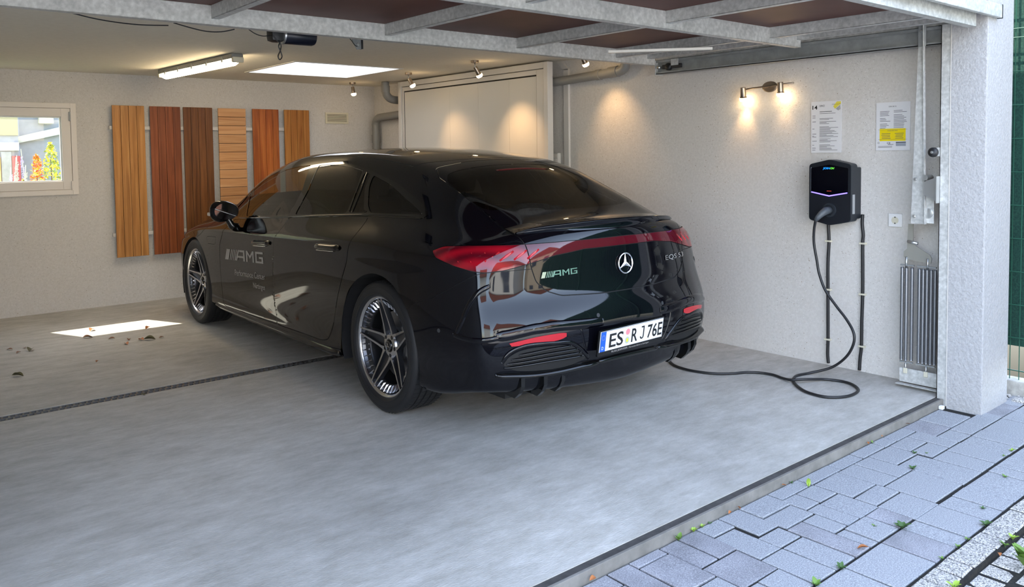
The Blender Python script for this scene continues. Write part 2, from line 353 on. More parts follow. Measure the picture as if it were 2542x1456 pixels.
# ---------------------------------------------------------------- pipes and conduit
def pipe(name, pts, r, label, collars=()):
    t = empty(name, pts[0], 0, label, 'pipe'); o0 = Vector(pts[0])
    P = crom([Vector(p)-o0 for p in pts], 8); MB().tube(P, r, 16).build('tube', M['pvc'], t, smooth=True)
    for a, b in collars: MB().tube([Vector(a)-o0, Vector(b)-o0], r+.006, 16).build('collar', M['pvc'], t, auto=40)
    return t
pipe('drain_pipe', [(-.10,3.45,2.095),(-.10,3.2,2.10),(-.10,2.9,2.112),(-.10,2.66,2.122),(-.10,2.56,2.135),(-.10,2.52,2.18),(-.10,2.52,2.28)], .040, 'level grey plastic pipe on the right wall, beside the white panel unit', [((-.10,2.70,2.121),(-.10,2.60,2.127)), ((-.10,2.845,2.114),(-.10,2.80,2.116))])
pipe('drain_pipe', [(-.30,5.98,2.28),(-.30,5.98,2.20),(-.28,5.98,2.13),(-.22,5.98,2.09),(-.12,5.98,2.08)], .045, 'grey plastic pipe elbow under the ceiling left of the white panel unit', [((-.30,5.98,2.24),(-.30,5.98,2.17))])
pipe('drain_pipe', [(-.13,6.50,.05),(-.13,6.50,1.0),(-.13,6.50,1.70),(-.13,6.50,1.84),(-.13,6.44,1.895),(-.13,6.3,1.905),(-.13,6.0,1.915),(-.13,5.84,1.92)], .045, 'grey plastic pipe bending down in the back right corner', [((-.13,6.50,1.60),(-.13,6.50,1.70))])
o = MB().box((-.052,3.25,0), (-.028,3.315,2.21), None, .004).add([(-.052,3.25,2.20),(-.052,3.315,2.20),(-.052,3.41,2.285),(-.052,3.345,2.285),(-.028,3.25,2.20),(-.028,3.315,2.20),(-.028,3.41,2.285),(-.028,3.345,2.285)], [(0,1,2,3),(7,6,5,4),(0,3,7,4),(1,5,6,2)]).build('cable_conduit', M['white_frame']); tag(o, 'vertical white cable conduit on the right wall beside the white panel unit', 'conduit')
o = MB().lathe([(.0,-.012),(.018,-.012),(.026,-.006),(.026,.006),(.018,.012),(.0,.012)], 20, Matrix.Translation((-.09,3.44,2.14))@Matrix.Rotation(PI/2, 4, 'Y')).build('door_stop', M['plastic_black'], smooth=True); tag(o, 'round black rubber stop above the pipe by the white panel unit', 'stop')
t = empty('light_switch', (-.035,3.40,1.355), 0, 'small double switch box on the right wall by the car roof', 'switch')
MB().box((-.04,-.03,0),(0,.04,.10), None, .004).build('box', M['white_frame'], t); MB().box((-.043,-.022,.055),(-.04,.03,.09), None, .002).build('rocker', M['window_white'], t); MB().box((-.043,-.022,.012),(-.04,.03,.047), None, .002).build('rocker', M['window_white'], t)
# ---------------------------------------------------------------- fluorescent lamp
t = empty('tube_light', (-2.66, 5.2, CEIL), math.radians(3.6), 'lit fluorescent batten light on the ceiling', 'ceiling light')
MB().box((-.05,-.80,-.045),(.05,.80,0), None, .012).build('housing', M['pvc'], t)
tube_m = plain('lit_diffuser', (.8,.75,.65), .3, emis=(1,.80,.52), estr=9)
mb = MB(); V = []; F = []
for y in (-.78,-.72,.72,.78):
    e = .7 if abs(y) > .75 else 1
    for k in range(9):
        a = PI+PI*k/8; V.append((.042*math.cos(a)*e, y, -.045+.050*math.sin(a)*e))
for i in range(3):
    for k in range(8): F.append((i*9+k, i*9+k+1, (i+1)*9+k+1, (i+1)*9+k))
F += [tuple(range(9)), tuple(range(27, 36))[::-1]]
mb.add(V, F); mb.build('diffuser', tube_m, t, smooth=True)
for k in range(5):
    MB().box((-.054,-.62+k*.31-.012,-.062),(-.046,-.62+k*.31+.012,-.015), None, .002).build('clip', M['galv_dark'], t)
for y in (-.80, .80): MB().box((-.046,y-.02,-.075),(.046,y+.02,-.03), None, .01).build('end_cap', M['cream'], t)
# ---------------------------------------------------------------- small spot lamps
bulb_m = plain('lit_halogen', (1,.85,.6), .3, emis=(1,.70,.36), estr=14)
brushed = plain('brushed_bronze_metal', (.34,.28,.22), .3, .9)
def spot_head(t, p, d, power=14, r=.024, nm='spot_head', energy=None):
    """cylinder head with a glowing bulb; d = beam direction"""
    q = Vector(d).normalized().to_track_quat('-Z', 'Y').to_matrix().to_4x4(); mt = Matrix.Translation(p)@q
    h = MB().lathe([(r*.75,.065),(r*.80,.06),(r*.85,.0),(r*1.05,-.004),(r*1.05,-.010)], 20, mt, cap=True).build(nm, brushed, t, auto=35)
    b = MB().lathe([(r*1.15,-.010),(r*1.2,-.022),(r*.9,-.034),(r*.2,-.038)], 16, mt).build('bulb', bulb_m, h, smooth=True)
    ld = bpy.data.lights.new('spot_beam', 'SPOT'); ld.energy = power; ld.color = (1,.62,.30); ld.spot_size = math.radians(76); ld.spot_blend = 1; ld.shadow_soft_size = .02
    lo = bpy.data.objects.new('spot_beam', ld); C.objects.link(lo); lo.parent = t; lo.matrix_local = Matrix.Translation(Vector(p)+Vector(d).normalized()*.05)@q
    return h
for i, (x, y, d, lb, pw) in enumerate([(-.567,6.25,(.10,-.10,-1),'the far one left of the white panel unit', 6),(-.628,4.98,(.42,-.35,-1),'the middle one, in front of the white panel unit', 7),(-.718,3.75,(.62,-.05,-1),'the near one, in front of the white panel unit', 10)]):
    t = empty('ceiling_spot', (x, y, CEIL), 0, 'small lit ceiling spotlight, '+lb, 'spotlight', 'lit spotlights under the ceiling')
    MB().lathe([(.036,0),(.036,-.020),(.030,-.024)], 24).build('rose', brushed, t, auto=35)
    MB().tube([(0,0,-.02),(0,0,-.075)], .005, 8).build('stem', M['steel'], t, smooth=True)
    spot_head(t, (d[0]*.06, d[1]*.06, -.115), d, pw)
t = empty('ceiling_spot', (-.38, 2.75, CEIL), 0, 'small lit spotlight half hidden behind the raised door frame', 'spotlight', 'lit spotlights under the ceiling')
MB().lathe([(.036,0),(.036,-.020),(.030,-.024)], 24).build('rose', brushed, t, auto=35); MB().tube([(0,0,-.02),(0,0,-.07)], .005, 8).build('stem', M['steel'], t, smooth=True); spot_head(t, (.02,-.02,-.09), (.55,-.1,-1), 5)
# wall lamp with two heads
t = empty('wall_spot_bar', (0, 1.235, 1.905), 0, 'bronze wall lamp with two lit spots above the charging point', 'wall lamp')
MB().lathe([(.0,0),(.062,0),(.062,.012),(.052,.018),(.0,.018)], 32, Matrix.Rotation(-PI/2, 4, 'Y')@Matrix.Diagonal((.62, 1, 1, 1))).build('back_plate', brushed, t, auto=35)
MB().tube([(-.018,0,0),(-.06,0,0)], .008, 8).build('stem', brushed, t, smooth=True)
MB().tube([(-.06,.20,-.012),(-.06,.10,-.004),(-.06,0,0),(-.06,-.10,.006),(-.06,-.215,.010)], .0055, 8).build('bar', brushed, t, smooth=True)
spot_head(t, (-.075,.175,-.060), (.22,.10,-1), 1.6); spot_head(t, (-.075,-.125,-.045), (.12,.02,-1), .6)
# ================================================================= THE CAR
# car space: x right, y forward from the rear axle, z up
ST = [ # yc, ys, zc, (xcant,zcant), (xbelt,zbelt), (xsh,zsh)
 (-.955,-.79,1.062,(.46,1.045),(.66,1.000),(.790,.945)),
 (-.80,-.68,1.091,(.50,1.078),(.71,1.025),(.855,.960)),
 (-.58,-.50,1.162,(.54,1.150),(.75,1.065),(.905,.970)),
 (-.30,-.27,1.282,(.565,1.245),(.785,1.100),(.930,.975)),
 (0.0, 0.0,1.412,(.565,1.345),(.820,1.095),(.945,.970)),
 (.40, .40,1.478,(.585,1.412),(.845,1.075),(.948,.955)),
 (.85, .85,1.505,(.600,1.448),(.860,1.055),(.945,.935)),
 (1.3, 1.3,1.508,(.605,1.450),(.865,1.035),(.940,.915)),
 (1.75,1.72,1.490,(.605,1.428),(.865,1.015),(.935,.900)),
 (2.17,2.10,1.428,(.602,1.362),(.860,.995),(.935,.890)),
 (2.55,2.42,1.325,(.615,1.255),(.850,.975),(.937,.880)),
 (2.90,2.75,1.150,(.630,1.085),(.840,.952),(.940,.870)),
 (3.28,3.15,1.015,(.600,.985),(.800,.915),(.925,.850)),
 (3.62,3.50,.940,(.560,.915),(.760,.865),(.900,.800)),
 (3.88,3.76,.850,(.520,.830),(.700,.790),(.850,.745)),
 (4.00,3.90,.760,(.44,.750),(.60,.725),(.740,.700))]
KZ = [.845, .72, .59, .44, .31, .215, .205]
SX = [ # x of the side at levels KZ for every station
 (.825,.843,.858,.860,.838,.79,.60),(.88,.893,.903,.902,.883,.845,.62),(.928,.938,.944,.940,.922,.890,.66),
 (.950,.956,.958,.952,.935,.905,.68),(.960,.963,.962,.955,.940,.910,.70),(.960,.960,.956,.946,.935,.905,.70),
 (.955,.951,.944,.934,.930,.905,.70),(.950,.945,.938,.930,.928,.905,.70),(.946,.942,.936,.929,.928,.905,.70),
 (.945,.942,.938,.931,.928,.905,.70),(.946,.945,.942,.936,.930,.905,.70),(.950,.952,.950,.944,.934,.905,.70),
 (.940,.950,.953,.948,.935,.900,.68),(.915,.935,.945,.940,.920,.880,.66),(.870,.890,.905,.900,.880,.840,.62),
 (.760,.790,.805,.800,.780,.740,.55)]
# rear face: centre y at levels, corner y at levels
RYC = [-.985,-1.010,-1.058,-1.052,-1.015,-.965,-.80]
RYS = [-.795,-.810,-.845,-.850,-.830,-.79,-.70]
RZC = [.86,.735,.62,.46,.33,.225,.215]
FR = [0,.27,.50,.64,.77,.89,1.0]
def body_cage():
    J = len(ST); K = len(KZ); T = {}; V = []; F = []
    def tv(key, p):
        if key not in T: T[key] = len(V); V.append(p)
        return T[key]
    def top(r, j):
        yc, ys, zc, (xc, zca), (xb, zb), (xs, zs) = ST[j]
        if j == 0: pass
        X = [0, .42*xc, .78*xc, xc, (xc+xb)/2+.012, xb, xs][r]
        Z = [zc, zc-.13*(zc-zca), zc-.48*(zc-zca), zca, (zca+zb)/2+.02*min(1, (zca-zb)/.3), zb, zs][r]
        return (X, yc+(ys-yc)*(X/xs)**2.2, Z)
    def side(k, j):
        ys = ST[j][1] if 0 < j < J-1 else ST[j][1]
        zt = KZ[k] if k < 5 else KZ[k] + (.05 if j == 0 else .03 if j == 1 else 0)
        if j == 0: ys = RYS[k]
        if j == 1: ys = ys + (RYS[k]-RYS[0])*.5
        return (SX[j][k], ys, min(zt, ST[j][5][1]-.05))
    def rear(r, k):
        xs = SX[0][k]; f = FR[r]; a = .7*f**2.2 + .3*f**6
        return (xs*f, RYC[k]+(RYS[k]-RYC[k])*a, RZC[k]+(side(k, 0)[2]-RZC[k])*f)
    def front(r, k):
        f = FR[r]; xs = SX[J-1][k]; return (xs*f, 4.07-.29*f**2.5 - .04*abs(k-2), min(KZ[k], .66-.001*k) if k else .69)
    def idx(sg, face, a, b):
        # face: 'T' (r,j) 'S' (k,j) 'R' (r,k) 'F' (r,k); shared edges map to one key
        if face == 'T': key, p = ('T', a, b), top(a, b)
        if face == 'S': key, p = (('T', 6, b), top(6, b)) if a < 0 else (('S', a, b), side(a, b))
        if face == 'R':
            if b < 0: key, p = ('T', a, 0), top(a, 0)
            elif a == 6: key, p = ('S', b, 0), side(b, 0)
            else: key, p = ('R', a, b), rear(a, b)
        if face == 'F':
            if b < 0: key, p = ('T', a, J-1), top(a, J-1)
            elif a == 6: key, p = ('S', b, J-1), side(b, J-1)
            else: key, p = ('F', a, b), front(a, b)
        if p[0] == 0: return tv(key, p)
        return tv(key+(sg,), (p[0]*sg, p[1], p[2]))
    for sg in (1, -1):
        def q(*ids): F.append(ids if sg == 1 else ids[::-1])
        for j in range(J-1):
            for r in range(6): q(idx(sg,'T',r,j), idx(sg,'T',r+1,j), idx(sg,'T',r+1,j+1), idx(sg,'T',r,j+1))
            for k in range(-1, K-1): q(idx(sg,'S',k,j), idx(sg,'S',k+1,j), idx(sg,'S',k+1,j+1), idx(sg,'S',k,j+1))
        for k in range(-1, K-1):
            for r in range(6):
                q(idx(sg,'R',r,k), idx(sg,'R',r,k+1), idx(sg,'R',r+1,k+1), idx(sg,'R',r+1,k))
                q(idx(sg,'F',r,k), idx(sg,'F',r+1,k), idx(sg,'F',r+1,k+1), idx(sg,'F',r,k+1))
    return np.array(V, float), F
def subdiv(V, F, lv):
    me = bpy.data.meshes.new('tmp'); me.from_pydata([tuple(v) for v in V], [], F)
    o = bpy.data.objects.new('tmp', me); C.objects.link(o)
    m = o.modifiers.new('s', 'SUBSURF'); m.levels = lv; m.render_levels = lv; m.boundary_smooth = 'PRESERVE_CORNERS'
    dg = bpy.context.evaluated_depsgraph_get(); ev = o.evaluated_get(dg); em = ev.to_mesh()
    n = len(em.vertices); W = np.empty(n*3); em.vertices.foreach_get('co', W); W = W.reshape(-1, 3)
    FF = [tuple(p.vertices) for p in em.polygons]
    ev.to_mesh_clear(); bpy.data.objects.remove(o); bpy.data.meshes.remove(me)
    return W, FF
CV, CF = body_cage()
tgt = CV.copy(); cur = CV.copy()
for it in range(5):
    W, _ = subdiv(cur, CF, 2)
    cur += .85*(tgt - W[:len(tgt)])
BV, BF = subdiv(cur, CF, 4)
bvh = BVHTree.FromPolygons([tuple(v) for v in BV], BF)
CAR_LOC = Vector((-1.8547, 1.9292, 0)); CAR_RZ = -.0179
# ---------------------------------------------------------------- cutting the body along panel outlines
def vnormals(V, F):
    q = np.array([f if len(f) == 4 else tuple(f)+(f[-1],) for f in F]); a = V[q]
    n = np.cross(a[:,2]-a[:,0], a[:,3]-a[:,1]); N = np.zeros_like(V)
    for k in range(4): np.add.at(N, q[:,k], n)
    return N/np.maximum(np.linalg.norm(N, axis=1), 1e-12)[:,None]
BN = vnormals(BV, BF)
_i = int(np.argmax(BV[:,0]))
if BN[_i,0] < 0: BN = -BN; BF = [f[::-1] for f in BF]
def roundpoly(P, r=.02, n=4):
    P = [np.array(p, float) for p in P]; out = []
    for i in range(len(P)):
        a, b, c = P[i-1], P[i], P[(i+1) % len(P)]
        la, lc = np.linalg.norm(a-b), np.linalg.norm(c-b)
        p = b+(a-b)*min(r/la, .45); q = b+(c-b)*min(r/lc, .45)
        for k in range(n+1):
            t = k/n; out.append((1-t)**2*p+2*t*(1-t)*b+t*t*q)
    return np.array(out)
def sdf(X, P):
    """signed distance of 2D points to a closed polygon, negative inside"""
    X = np.asarray(X, float); P = np.asarray(P, float); d = np.full(len(X), 1e9); ins = np.zeros(len(X), bool)
    lo = P.min(0)-.06; hi = P.max(0)+.06
    m = np.all((X > lo) & (X < hi), axis=1); Y = X[m]
    dd = np.full(len(Y), 1e9); ii = np.zeros(len(Y), bool); n = len(P)
    for i in range(n):
        a = P[i]; b = P[(i+1) % n]; ab = b-a; t = np.clip(((Y-a)@ab)/max(ab@ab, 1e-12), 0, 1)
        dd = np.minimum(dd, np.hypot(*(Y-a-t[:,None]*ab).T))
        c = ((a[1] > Y[:,1]) != (b[1] > Y[:,1]))
        xx = a[0]+(Y[:,1]-a[1])*(b[0]-a[0])/(b[1]-a[1] if abs(b[1]-a[1]) > 1e-12 else 1e-12)
        ii ^= c & (Y[:,0] < xx)
    d[m] = dd; d[m] = np.where(ii, -dd, dd); return np.where(d > 1, .06, d)
def yz(V): return V[:, 1:3]
def side_f(P):
    P = np.array(P)
    def f(V):
        d = sdf(yz(V), P); return np.where(np.abs(V[:,0]) > .5, d, .06)
    return f
def ax_rear(V):   # unfolded tail: |x| across, height then length along the lid
    s = V[:,2]+np.clip((V[:,2]-1.0)/.06, 0, 1)*np.maximum(V[:,1]+.95, 0)
    return np.c_[np.abs(V[:,0]), s]
def th_rear(V):
    return np.c_[np.arctan2(np.abs(V[:,0]), -(V[:,1]+.35))*.8, V[:,2]]
W_FRONT = roundpoly([(2.215,.990),(2.43,1.175),(2.26,1.285),(1.90,1.352),(1.63,1.380),(1.44,1.389),(1.355,1.215),(1.392,1.045)], .03)
W_TRI = roundpoly([(2.44,.976),(2.575,1.040),(2.455,1.172),(2.245,.990)], .015)
W_REAR = roundpoly([(1.300,1.050),(1.262,1.215),(1.310,1.391),(1.058,1.394),(.807,1.378),(.650,1.358),(.598,1.25),(.578,1.098)], .02)
W_FIX = roundpoly([(.612,1.350),(.53,1.335),(.505,1.25),(.40,1.13),(.34,1.112),(.553,1.102)], .012)
W_QTR = roundpoly([(.495,1.330),(.252,1.277),(.051,1.211),(-.118,1.156),(-.205,1.124),(.30,1.112),(.37,1.15),(.465,1.26)], .02)
DLO = roundpoly([(2.46,.955),(2.64,1.045),(2.45,1.215),(2.28,1.305),(1.92,1.378),(1.51,1.412),(1.19,1.418),(.85,1.402),(.55,1.358),(.206,1.288),(-.027,1.218),(-.197,1.160),(-.255,1.128),(-.225,1.102),(.326,1.092),(1.183,1.042),(1.37,1.030),(2.22,.970)], .02)
D_F = roundpoly([(2.44,.958),(2.50,.845),(2.574,.756),(2.585,.583),(2.585,.32),(2.555,.252),(1.482,.268),(1.541,.454),(1.512,.65),(1.466,.86),(1.412,.94),(1.369,1.030)], .03)
D_R = roundpoly([(1.369,1.030),(1.412,.94),(1.466,.86),(1.512,.65),(1.541,.454),(1.482,.268),(.76,.280),(.670,.300),(.575,.422),(.49,.59),(.424,.70),(.344,.829),(.288,1.0),(.295,1.095),(1.183,1.042)], .03)
ARCH_R = roundpoly([(.52,.05),(.505,.20),(.492,.33),(.441,.495),(.34,.653),(.247,.722),(.145,.770),(.025,.795),(-.09,.786),(-.19,.750),(-.30,.666),(-.376,.555),(-.405,.43),(-.40,.33),(-.385,.05)], .05)
ARCH_F = np.array([(3.23+.40*math.cos(a), .36+.40*math.sin(a)) for a in np.linspace(-.3, PI+.3, 36)] + [(2.80,.02),(3.66,.02)])
FLAP = roundpoly([(2.885,.792),(2.66,.805),(2.675,.742),(2.865,.735)], .02)
BUMP = roundpoly([(-1.3,.02),(-1.3,.905),(-.80,.868),(-.68,.80),(-.52,.715),(-.36,.665),(-.30,.60),(-.30,.02)], .03)
FUEL_DUMMY = None
TRUNK = roundpoly([(-.2,.720),(.2,.721),(.439,.733),(.519,.762),(.567,.81),(.586,.887),(.591,.956),(.605,1.06),(.611,1.17),(.598,1.36),(.588,1.576),(.58,1.9),(.572,2.2),(.52,2.36),(.3,2.40),(-.2,2.40)], .02)
RGLASS = roundpoly([(-.2,-.065),(.25,-.062),(.42,-.066),(.52,-.085),(.562,-.14),(.582,-.35),(.578,-.49),(.55,-.545),(.35,-.610),(.1,-.634),(-.2,-.638)], .02)
WSHIELD = roundpoly([(-.2,2.22),(.3,2.20),(.50,2.12),(.575,2.12),(.62,2.35),(.70,2.62),(.62,2.80),(.3,2.90),(-.2,2.93)], .03)
LAMPP = [(-.12,1.005),(.0,1.007),(.25,1.007),(.365,1.005),(.55,.999),(.715,.999),(.80,.995)]
def th_pt(x, y, z): return (math.atan2(abs(x), -(y+.35))*.8, z)
LAMP = roundpoly([(-.3,1.006),(th_pt(.022,-.974,0)[0],1.006),th_pt(.365,-.944,1.003),th_pt(.598,-.876,.999),th_pt(.715,-.798,.998),th_pt(.804,-.683,.994),th_pt(.869,-.562,.986),th_pt(.905,-.505,.962),
    th_pt(.912,-.545,.930),th_pt(.886,-.663,.896),th_pt(.842,-.764,.874),th_pt(.799,-.812,.868),th_pt(.715,-.858,.876),th_pt(.584,-.908,.905),th_pt(.449,-.939,.936),th_pt(.27,-.966,.956),(0,.957),(-.3,.957)], .012)
def f_lamp(V):
    d = sdf(th_rear(V), LAMP); return np.where(V[:,1] < -.36, d, .06)
def f_trunk(V):
    d = sdf(ax_rear(V), TRUNK); return np.where(V[:,1] < .25, d, .06)
def f_rglass(V):
    d = sdf(np.c_[np.abs(V[:,0]), V[:,1]], RGLASS); return np.where((V[:,2] > 1.02) & (V[:,1] < .2), d, .06)
def f_ws(V):
    d = sdf(np.c_[np.abs(V[:,0]), V[:,1]], WSHIELD); return np.where((V[:,2] > .95) & (V[:,1] > 2.0), d, .06)
def f_bump(V):
    d = sdf(np.c_[np.minimum(V[:,1], -.30), V[:,2]] if 0 else yz(V), BUMP); return np.where(V[:,1] < -.2, d, .06)
G = .0028
FIELDS = {'wf': side_f(W_FRONT), 'wt': side_f(W_TRI), 'wr': side_f(W_REAR), 'wx': side_f(W_FIX), 'wq': side_f(W_QTR), 'dlo': side_f(DLO),
          'df': side_f(D_F), 'dr': side_f(D_R), 'ar': side_f(ARCH_R), 'af': side_f(ARCH_F), 'fl': side_f(FLAP), 'bm': f_bump, 'tr': f_trunk, 'rg': f_rglass, 'ws': f_ws, 'lp': f_lamp}
CUTS = [('dlo', 0), ('wf', 0), ('wt', 0), ('wr', 0), ('wx', 0), ('wq', 0), ('ar', 0), ('af', 0), ('df', -G), ('df', G), ('dr', -G), ('dr', G), ('fl', -.0015), ('fl', .0015),
        ('bm', -.0015), ('bm', .0015), ('rg', 0), ('ws', 0), ('lp', -.002), ('lp', .002), ('tr', -G), ('tr', G)]
def split(V, N, F, fn, iso):
    ph = fn(V)-iso; s = ph > 0
    Q = np.full((len(F), 8), -1)
    for i, f in enumerate(F): Q[i, :len(f)] = f
    S = s[Q]; S[Q < 0] = False; cnt = (Q >= 0).sum(1); k = S.sum(1); cross = np.nonzero((k > 0) & (k < cnt))[0]
    newV = []; newN = []; cache = {}; out = []; cs = set(cross.tolist())
    keep = [F[i] for i in range(len(F)) if i not in cs]
    for i in cross:
        f = F[i]; A = []; B = []
        for a, b in zip(f, f[1:]+f[:1]):
            (A if s[a] else B).append(a)
            if s[a] != s[b]:
                key = (min(a, b), max(a, b))
                if key not in cache:
                    t = ph[a]/(ph[a]-ph[b]); cache[key] = len(V)+len(newV)
                    newV.append(V[a]+(V[b]-V[a])*t); n = N[a]+(N[b]-N[a])*t; newN.append(n/np.linalg.norm(n))
                A.append(cache[key]); B.append(cache[key])
        for P in (A, B):
            if len(P) == 3 or len(P) == 4: keep.append(tuple(P))
            elif len(P) > 4:
                keep.append(tuple(P[:4])); keep.append(tuple([P[0]]+P[3:]))
    if newV: V = np.vstack([V, newV]); N = np.vstack([N, newN])
    return V, N, keep
SV, SN, SF = BV, BN, [tuple(f) for f in BF]
for k_, iso in CUTS: SV, SN, SF = split(SV, SN, SF, FIELDS[k_], iso)
cen = np.array([SV[list(f)].mean(0) for f in SF])
PH = {k_: f(cen) for k_, f in FIELDS.items()}
lab = np.full(len(SF), 'body', dtype=object)
lab[PH['df'] < -G] = 'front_door'; lab[PH['dr'] < -G] = 'rear_door'
lab[PH['bm'] < -.0015] = 'rear_bumper'
lab[PH['tr'] < -G] = 'tailgate'
lab[PH['fl'] < -.0015] = 'charge_flap'
gap = (np.abs(PH['df']) < G) | (np.abs(PH['dr']) < G) | (np.abs(PH['fl']) < .0015) | ((np.abs(PH['bm']) < .0015) & (PH['tr'] > 0))
lab[gap] = 'panel_gap'
lab[PH['dlo'] < 0] = 'window_frame'
lab[PH['rg'] < 0] = 'rear_window'
lab[PH['ws'] < 0] = 'windscreen'
for k_, nme in (('wf', 'front_window'), ('wt', 'mirror_window'), ('wr', 'rear_door_window'), ('wx', 'division_window'), ('wq', 'quarter_window')): lab[PH[k_] < 0] = nme
lab[PH['lp'] < -.002] = 'tail_lamp'
lab[np.abs(PH['lp']) < .002] = 'panel_gap'
trg = (np.abs(PH['tr']) < G) & ~((PH['dlo'] < 0)); lab[trg] = 'panel_gap'
lab[(lab == 'tail_lamp') & (PH['tr'] < -G)] = 'light_bar'
lab[(PH['ar'] < 0) | (PH['af'] < 0)] = 'cut'
car = empty('car', CAR_LOC, CAR_RZ, 'glossy black electric fastback saloon parked in the garage', 'car')
def part(name, key, mat, parent=None, side=0, off=0):
    idx = [i for i in range(len(SF)) if lab[i] == key and (side == 0 or cen[i,0]*side > 0)]
    if not idx: return None
    used = sorted({v for i in idx for v in SF[i]}); mp = {v: j for j, v in enumerate(used)}
    V = SV[used]+SN[used]*off; nn = SN[used]
    o = mesh_obj(name, V, [[mp[v] for v in SF[i]] for i in idx], mat, parent or car, smooth=True)
    o.data.normals_split_custom_set_from_vertices([tuple(n) for n in nn])
    return o
M['lamp_red'] = plain('red_lamp_lens', (.20, .002, .006), .05, 0, .5)
def lamp_shader():
    m, nt, p = new_mat('red_lamp_lens'); N = nt.nodes; L = nt.links
    m.node_tree.nodes['Principled BSDF'].inputs['Roughness'].default_value = .03
    tc = N.new('ShaderNodeTexCoord'); sp = N.new('ShaderNodeSeparateXYZ'); L.new(tc.outputs['Object'], sp.inputs[0])
    wv = N.new('ShaderNodeTexWave'); wv.inputs['Scale'].default_value = 5; wv.inputs['Distortion'].default_value = 1.5; wv.bands_direction = 'DIAGONAL'
    L.new(tc.outputs['Object'], wv.inputs['Vector'])
    r = N.new('ShaderNodeValToRGB'); r.color_ramp.elements[0].color = (.07, .002, .006, 1); r.color_ramp.elements[1].color = (.24, .003, .010, 1)
    L.new(wv.outputs[0], r.inputs[0]); L.new(r.outputs[0], p.inputs['Base Color']); return m
M['lamp_lens'] = lamp_shader()
M['bar_red'] = plain('dark_red_light_bar', (.075, .002, .008), .04)
M['reflector_red'] = plain('red_reflector', (.42, .012, .02), .15)
M['tint_glass'] = glass_mat('tinted_car_glass', (.028, .028, .03))
M['clear_glass'] = glass_mat('clear_car_glass', (.62, .66, .62), ior=1.6)
body = part('body_shell', 'body', M['paint'])
part('panel_gap', 'panel_gap', M['matte_black'], off=-.004)
for sd in (-1, 1):
    d1 = part('front_door', 'front_door', M['paint'], side=sd)
    d2 = part('rear_door', 'rear_door', M['paint'], side=sd)
    part('charge_flap', 'charge_flap', M['paint'], side=sd)
    part('window_frame', 'window_frame', M['gloss_black'], side=sd, off=.0015)
    for n_ in ('front_window', 'mirror_window'): part(n_, n_, M['clear_glass'], side=sd, off=-.002)
    for n_ in ('rear_door_window', 'division_window', 'quarter_window'): part(n_, n_, M['tint_glass'], side=sd, off=-.002)
    part('tail_lamp', 'tail_lamp', M['lamp_lens'], side=sd, off=.002)
    if sd == -1: DOOR_F, DOOR_R = d1, d2
BUMPER = part('rear_bumper', 'rear_bumper', M['paint'])
LID = part('tailgate', 'tailgate', M['paint'])
part('rear_window', 'rear_window', M['tint_glass'], off=-.001)
part('windscreen', 'windscreen', M['clear_glass'], off=-.001)
part('light_bar', 'light_bar', M['bar_red'], off=.002)
# ---------------------------------------------------------------- things laid on the body surface
def hit(o, d):
    h = bvh.ray_cast(Vector(o), Vector(d).normalized())
    if h[0] is None: return None
    n = h[1]; n = n if n.dot(Vector(d)) < 0 else -n
    return h[0], n
def s_side(y, z, sg=-1): return hit((sg*2.5, y, z), (-sg, 0, 0))
def s_rear(x, z): return hit((x, -3, z), (0, 1, 0))
def s_top(x, y): return hit((x, y, 3), (0, 0, -1))
def s_pol(th, z):
    d = Vector((math.sin(th), -math.cos(th), 0)); o = Vector((0, -.35, z)); return hit(o+d*3, -d)
def strip(name, pts, w, h, mat, parent, prof=None, off=0, smooth=True, n=10):
    """a moulding that follows surface points: pts = list of (pos, normal); w = width, h = height; tapered ends"""
    prof = prof or [(-.5,-.3),(-.42,.45),(-.2,.9),(0,1),(.2,.9),(.42,.45),(.5,-.3)]
    V = []; F = []; m = len(pts); k = len(prof)
    for i, (p, nn) in enumerate(pts):
        t = (pts[min(i+1, m-1)][0]-pts[max(i-1, 0)][0]).normalized(); s_ = t.cross(nn).normalized()
        e = min(1, min(i, m-1-i)/(m*.12)+.15) ** .6
        for a, b in prof: V.append(p+s_*a*w*(.5+.5*e)+nn*(b*h*e+off))
    for i in range(m-1):
        for j in range(k-1): F.append((i*k+j, i*k+j+1, (i+1)*k+j+1, (i+1)*k+j))
    F.append(tuple(range(k))); F.append(tuple((m-1)*k+j for j in range(k))[::-1])
    return mesh_obj(name, V, F, mat, parent, smooth)
def dense(P, n=8):
    return [(p.x, p.y) for p in crom([(a, b, 0) for a, b in P], n)]
def on(fn, P, n=8): return [q for q in (fn(a, b) for a, b in dense(P, n)) if q]
# spoiler on the deck edge
V = []; F = []; NX = 36
for i in range(NX+1):
    x = -.60+1.20*i/NX; e = max(0, 1-abs(x/.60)**5); q = s_top(x, -.72-.06*(1-(x/.6)**2)); q2 = s_top(x, -.86+.055*(x/.6)**2)
    yb = -.955+.10*abs(x/.6)**2.4; zb = 1.103-.028*abs(x/.6)**2
    lo = s_rear(x, 1.035) or (Vector((x, -.95, 1.03)), None)
    a = q[0]+Vector((0, 0, .001)); b = q2[0]+Vector((0, 0, .012*e)); 
    sec = [a, b, Vector((x, yb+.03, zb-.002)), Vector((x, yb-.012, zb)), Vector((x, yb-.014, zb-.008)), Vector((x, yb+.012, zb-.022)), Vector((x, lo[0].y+.004, 1.048))]
    base = q2[0]
    for s_ in sec: V.append(base.lerp(s_, .25+.75*e) if s_ is not a else a)
for i in range(NX):
    for j in range(6): F.append((i*7+j, i*7+j+1, (i+1)*7+j+1, (i+1)*7+j))
sp = mesh_obj('spoiler', V, F, M['paint'], LID, True)
